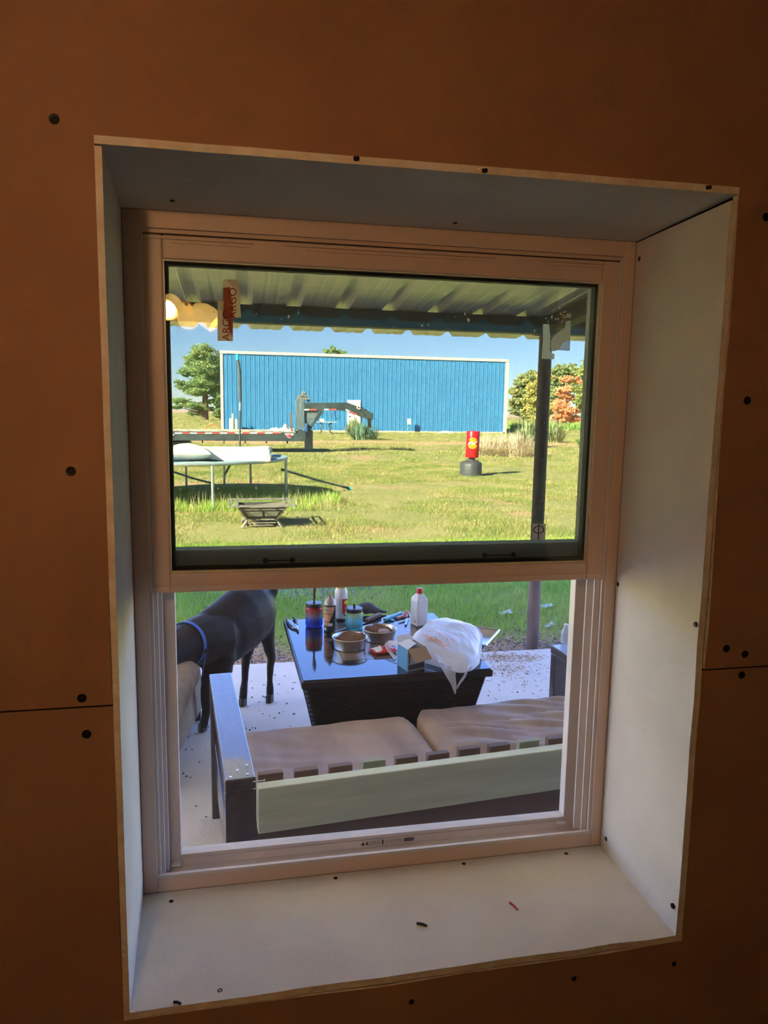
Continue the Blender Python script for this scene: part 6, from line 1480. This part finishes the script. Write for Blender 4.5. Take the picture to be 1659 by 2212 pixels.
MB().box(-0.45, -0.15, -0.1, 0.1, zt2, zt2+0.22).build('box_on_top', WTR, t)
q = at(459, 925, 40.0)
t = thing('wagon_wheel', 'rusty orange wagon wheel standing behind the trailer deck', 'wheel', (q.x, 40.0, GZ))
ORW = mat('rusty_orange', (0.55, 0.27, 0.10), 0.8); rw_ = (at(459, 916.5, 40).z-GZ)/2
MB().tube([(rw_*math.cos(2*PI*i/32), 0, rw_+rw_*math.sin(2*PI*i/32)) for i in range(33)], 0.035, 8, caps=False).build('rim', ORW, t, smooth=True)
for i in range(10):
    a = 2*PI*i/10; MB().beam((0.06*math.cos(a), 0, rw_+0.06*math.sin(a)), (rw_*math.cos(a), 0, rw_+rw_*math.sin(a)), 0.03, 0.03, up=(0, 1, 0)).build('spoke', ORW, t)
MB().tube([(0, -0.08, rw_), (0, 0.08, rw_)], 0.08, 12).build('hub', ORW, t, smooth=True)

# ------------------------------------------------------------------ yucca clumps and dry grass
def clump(name, label, cat, c, n, h, spread, w, m, droop=0.5, zmin=0.0):
    t = thing(name, label, cat, c)
    th = rng.uniform(0, 2*PI, n); el = rng.uniform(0.1, 1.0, n); L_ = h*rng.uniform(0.35, 1.1, n)**0.8
    r0 = rng.uniform(0, spread*0.5, n); x0, y0 = np.cos(th)*r0, np.sin(th)*r0
    hx_ = np.cos(th)*L_*(1-el)*droop*1.6; hy_ = np.sin(th)*L_*(1-el)*droop*1.6
    px, py = -np.sin(th)*w/2, np.cos(th)*w/2
    z1_ = L_*(0.35+0.5*el); z2_ = L_*(0.30+0.75*el)*np.where(el < 0.5, 0.7, 1)
    V = np.empty((n, 5, 3))
    V[:, 0] = np.stack([x0-px, y0-py, np.full(n, zmin)], 1); V[:, 1] = np.stack([x0+px, y0+py, np.full(n, zmin)], 1)
    V[:, 2] = np.stack([x0+hx_*.55+px, y0+hy_*.55+py, z1_], 1); V[:, 3] = np.stack([x0+hx_*.55-px, y0+hy_*.55-py, z1_], 1)
    V[:, 4] = np.stack([x0+hx_, y0+hy_, z2_], 1)
    b = np.arange(n)[:, None]*5; F = np.concatenate([b+np.array([0, 1, 2]), b+np.array([0, 2, 3]), b+np.array([3, 2, 4])])
    o = np_mesh('leaf_blades', V.reshape(-1, 3), F, m, parent=t, kind='stuff'); return t
YUC = blade_mat('yucca_blades', [(0.13, 0.21, 0.12), (0.22, 0.30, 0.16), (0.36, 0.38, 0.20), (0.52, 0.48, 0.26)], 0.15)
DRYG = blade_mat('dry_pampas', [(0.62, 0.50, 0.34), (0.74, 0.62, 0.46), (0.82, 0.72, 0.58), (0.55, 0.46, 0.30)], 0.2)
GRN = blade_mat('green_shrub', [(0.18, 0.34, 0.09), (0.27, 0.42, 0.12), (0.42, 0.48, 0.18)], 0.25)
q = atz(765, 942, GZ); clump('yucca', 'pale spiky yucca in front of the white barn door', 'yucca', q, 420, 1.35, 0.9, 0.05, YUC)
q = atz(786, 950, GZ); clump('yucca', 'greyish green yucca under the trailer coupler', 'yucca', q, 520, 1.05, 1.6, 0.05, blade_mat('blue_yucca', [(0.10, 0.20, 0.15), (0.16, 0.28, 0.20), (0.28, 0.36, 0.22)], 0.15))
for (x, y, h, sp, lb) in ((1052, 983, 0.85, 1.0, 'dry straw coloured grass clump right beside the punching bag'), (1085, 984, 0.90, 1.2, 'middle dry straw coloured grass clump left of the post'), (1118, 986, 1.00, 1.2, 'dry straw coloured grass clump nearest the post')):
    q = atz(x, y, GZ); clump('dry_grass_clump', lb, 'dry grass', q, 520, h*1.05, sp, 0.020, DRYG, 1.0)
q = atz(1140, 966, GZ); clump('yucca', 'tall pale yucca behind the porch post', 'yucca', q, 420, 1.55, 1.3, 0.045, YUC)
q = atz(1197, 956, GZ); clump('yucca', 'pale yucca tips just right of the porch post', 'yucca', q, 260, 1.35, 1.0, 0.045, YUC)
q = atz(1200, 957, GZ+0); clump('shrub', 'low bright green shrub right of the porch post', 'shrub', q+Vector((0.9, -3.2, 0)), 900, 0.60, 1.9, 0.07, GRN, 0.6)
RK = mat('pale_rock', (0.66, 0.58, 0.48), 0.9, scale=5)
for (x, y, r, lb) in ((1086, 985, 0.22, 'flat pale stone at the foot of the dry grass'), (1108, 986, 0.16, 'small pale stone right of the flat one by the dry grass'), (965, 937, 0.5, 'low pale mound of soil near the barn foot')):
    q = atz(x, y, GZ); mb = MB(); mb.ball((q.x, q.y, GZ+r*0.12), (r*1.5, r, r*0.35), 8)
    mb.v = [(a+0.06*r*noise.noise(Vector((a*4, b*4, c*4))), b, c+0.15*r*noise.noise(Vector((a*3, b*3, 2)))) for a, b, c in mb.v]
    tag(mb.build('rock', RK, smooth=True), lb, 'rock')

# ------------------------------------------------------------------ trees
def tree(name, label, base, blobs, m, trunk_r, trunk_top, n_leaf, lsize, bark, needle=True, bare=()):
    t = thing(name, label, 'tree', base, 0, 'trees beyond the yard')
    mb = MB(); hgt = trunk_top
    mb.tube([(0, 0, -0.1), (0.15*trunk_r, 0, hgt*0.35), (-0.1*trunk_r, 0, hgt*0.7), (0, 0, hgt)], [trunk_r, trunk_r*0.8, trunk_r*0.5, trunk_r*0.12], 10)
    for (c, r) in blobs:
        c = Vector(c); s = Vector((0, 0, min(max(0.8, c.z-0.45*math.hypot(c.x, c.y)), hgt*0.95)))
        mb.tube([s, s.lerp(c, 0.55)+Vector((0, 0, 0.15)), c], [trunk_r*0.22, trunk_r*0.13, trunk_r*0.04], 5)
    mb.build('trunk', bark, t, smooth=True)
    tot = sum(r[0]*r[1]*r[2] for c, r in blobs)**1.0
    VV = []
    wts = np.array([(r[0]*r[1]*r[2])**0.75 for c, r in blobs]); wts /= wts.sum()
    for (c, r), w in zip(blobs, wts):
        k = int(n_leaf*2.0*w)+40
        d = rng.normal(size=(k, 3)); d /= np.linalg.norm(d, axis=1)[:, None]; rad = rng.random(k)**0.45
        # tufts: gather leaves around random sub-centres so that gaps open between them
        ns = max(6, k//38); sd = rng.normal(size=(ns, 3)); sd /= np.linalg.norm(sd, axis=1)[:, None]; sd *= rng.uniform(0.5, 1.0, ns)[:, None]
        ci = rng.integers(0, ns, k); pos = sd[ci]+d*rad[:, None]*0.26
        pos = pos*np.array(r)[None]+np.array(c)[None]
        th = rng.uniform(0, 2*PI, k); ph = rng.uniform(-0.3, 1.2, k); l = lsize*0.62*rng.uniform(0.6, 1.4, k)
        ax = np.stack([np.cos(th)*np.cos(ph), np.sin(th)*np.cos(ph), np.sin(ph)], 1)*l[:, None]
        sd2 = rng.normal(size=(k, 3)); sd2 = np.cross(ax, sd2); sd2 /= np.linalg.norm(sd2, axis=1)[:, None]; sd2 *= (l*0.30)[:, None]
        V = np.stack([pos-sd2, pos+sd2, pos+ax+sd2*0.5, pos+ax-sd2*0.5], 1); VV.append(V.reshape(-1, 3))
    V = np.concatenate(VV); np_mesh('crown', V, np.arange(len(V)).reshape(-1, 4), m, parent=t, kind='stuff')
    return t
def leafm(name, cols): return blade_mat(name, [tuple(min(0.85, v*1.30) for v in c) for c in cols], 0.35)
PINE = leafm('pine_needles', [(0.11, 0.20, 0.12), (0.17, 0.28, 0.15), (0.30, 0.37, 0.15), (0.46, 0.46, 0.17)])
YELL = leafm('yellowing_needles', [(0.22, 0.28, 0.10), (0.37, 0.37, 0.13), (0.52, 0.44, 0.17), (0.55, 0.42, 0.19)])
DEAD = leafm('dead_orange_needles', [(0.56, 0.27, 0.13), (0.66, 0.36, 0.20), (0.74, 0.46, 0.28)])
BARK = mat('pine_bark', (0.26, 0.15, 0.095), 0.9, col2=(0.16, 0.10, 0.07), scale=3)
def blob_px(pts, Y, b):
    out = []
    for (x, y, rx, ry) in pts:
        p = at(x, y, Y)-b; s = Y*1.03/FPX; k = 1.0 if b.x < 10 else 1.22
        out.append(((p.x+random.uniform(-.15, .15)*rx*s, p.y+random.uniform(-.6, .6)*rx*s, p.z), (rx*s*k, rx*s*k, ry*s*k)))
    return out
YT = 120.0
b = Vector((at(443, 900, YT).x, YT, GZ))
tree('pine_tree', 'tall loose pine tree left of the barn', b, blob_px([(438, 760, 22, 15), (425, 778, 26, 16), (456, 776, 22, 20), (415, 800, 26, 14), (445, 800, 28, 18), (468, 800, 16, 20), (398, 806, 13, 7), (440, 826, 32, 14), (400, 836, 22, 9), (383, 826, 11, 6), (425, 846, 28, 9), (460, 832, 22, 16), (468, 850, 14, 12), (392, 866, 20, 6), (415, 876, 26, 7), (385, 879, 14, 5), (440, 884, 22, 6), (425, 893, 16, 5), (452, 868, 12, 6)], YT, b), PINE, 0.55, at(440, 760, YT).z, 26000, 0.30, BARK)
b = Vector((at(473, 898, YT+10).x, YT+10, GZ))
tree('small_tree', 'smaller tree standing right behind the left barn corner', b, blob_px([(470, 868, 12, 9), (480, 855, 14, 14), (476, 884, 10, 6), (466, 896, 7, 6)], YT+10, b), PINE, 0.3, at(473, 860, YT+10).z, 2600, 0.4, BARK)
b = Vector((at(720, 900, 110).x, 110, GZ))
tree('bare_topped_tree', 'thin tree top showing above the barn roof', b, blob_px([(704, 762, 9, 5), (716, 758, 10, 6), (728, 762, 9, 5), (744, 765, 6, 6), (715, 790, 22, 18)], 110, b), PINE, 0.35, at(720, 765, 110).z, 1500, 0.45, BARK)
YR = 100.0
b = Vector((at(1135, 912, YR).x, YR, GZ))
tree('pine_tree', 'green pine nearest the right end of the barn', b, blob_px([(1148, 815, 20, 10), (1128, 826, 18, 12), (1160, 832, 16, 14), (1118, 848, 16, 10), (1140, 850, 22, 14), (1110, 868, 12, 8), (1125, 876, 20, 10), (1155, 870, 18, 14), (1108, 890, 12, 6), (1130, 898, 16, 8), (1165, 812, 10, 8)], YR, b), leafm('pine_needles_2', [(0.14, 0.21, 0.12), (0.22, 0.28, 0.13), (0.36, 0.35, 0.15), (0.50, 0.40, 0.19)]), 0.5, at(1140, 812, YR).z, 8500, 0.38, BARK)
b = Vector((at(1162, 914, YR-8).x, YR-8, GZ))
tree('pine_tree', 'yellowing pine half hidden by the porch post', b, blob_px([(1160, 838, 18, 14), (1172, 850, 20, 18), (1150, 868, 18, 14), (1170, 885, 20, 14), (1140, 890, 14, 8), (1178, 815, 16, 14), (1155, 905, 18, 6)], YR-8, b), YELL, 0.45, at(1165, 820, YR-8).z, 5500, 0.36, BARK)
b = Vector((at(1200, 914, YR+12).x, YR+12, GZ))
tree('pine_tree', 'tall green pine just right of the porch post', b, blob_px([(1205, 800, 18, 10), (1225, 805, 22, 12), (1238, 792, 8, 6), (1196, 818, 16, 12), (1215, 828, 24, 14), (1200, 855, 20, 16), (1240, 815, 16, 12)], YR+12, b), leafm('pine_needles_3', [(0.18, 0.25, 0.13), (0.28, 0.33, 0.15), (0.42, 0.42, 0.18)]), 0.5, at(1208, 800, YR+12).z, 6500, 0.42, BARK)
b = Vector((at(1218, 913, YR-14).x, YR-14, GZ))
tree('dead_pine', 'dead pine with dry orange needles right of the post', b, blob_px([(1228, 818, 12, 6), (1221, 822, 9, 5), (1250, 822, 9, 6), (1220, 842, 14, 7), (1212, 850, 10, 6), (1228, 858, 14, 8), (1218, 872, 16, 9), (1205, 880, 12, 8), (1224, 888, 18, 9), (1214, 902, 18, 7), (1240, 905, 14, 7)], YR-14, b), DEAD, 0.35, at(1222, 825, YR-14).z, 5200, 0.34, mat('dead_bark', (0.30, 0.20, 0.14), 0.9))
b = Vector((at(1262, 914, YR-4).x, YR-4, GZ))
tree('pine_tree', 'yellow green pine at the right edge of the view', b, blob_px([(1268, 790, 14, 12), (1258, 808, 14, 8), (1275, 815, 18, 18), (1256, 835, 18, 14), (1275, 850, 20, 18), (1252, 865, 16, 12), (1268, 885, 20, 14), (1285, 870, 16, 20), (1290, 820, 16, 20)], YR-4, b), leafm('yellow_green_needles', [(0.20, 0.26, 0.08), (0.32, 0.35, 0.11), (0.46, 0.42, 0.16)]), 0.45, at(1268, 790, YR-4).z, 7500, 0.38, BARK)
# low weeds along the tree foot and the barn side
for (x0, x1, yb, Y, lb) in ((1098, 1185, 925, 78, 'low green weeds at the foot of the pines left of the post'), (1185, 1300, 928, 78, 'low green weeds at the foot of the pines right of the post')):
    a, c = at(x0, yb, Y), at(x1, yb, Y); n = 1600
    V = blades(rng.uniform(a.x, c.x, n), rng.uniform(Y-3, Y+3, n), 0.3+0.7*rng.random(n), np.full(n, 0.14), rng.uniform(0.1, 0.8, n))
    tag(np_mesh('weeds', V, np.arange(len(V)).reshape(-1, 3), GRN), lb, 'weeds', kind='stuff')
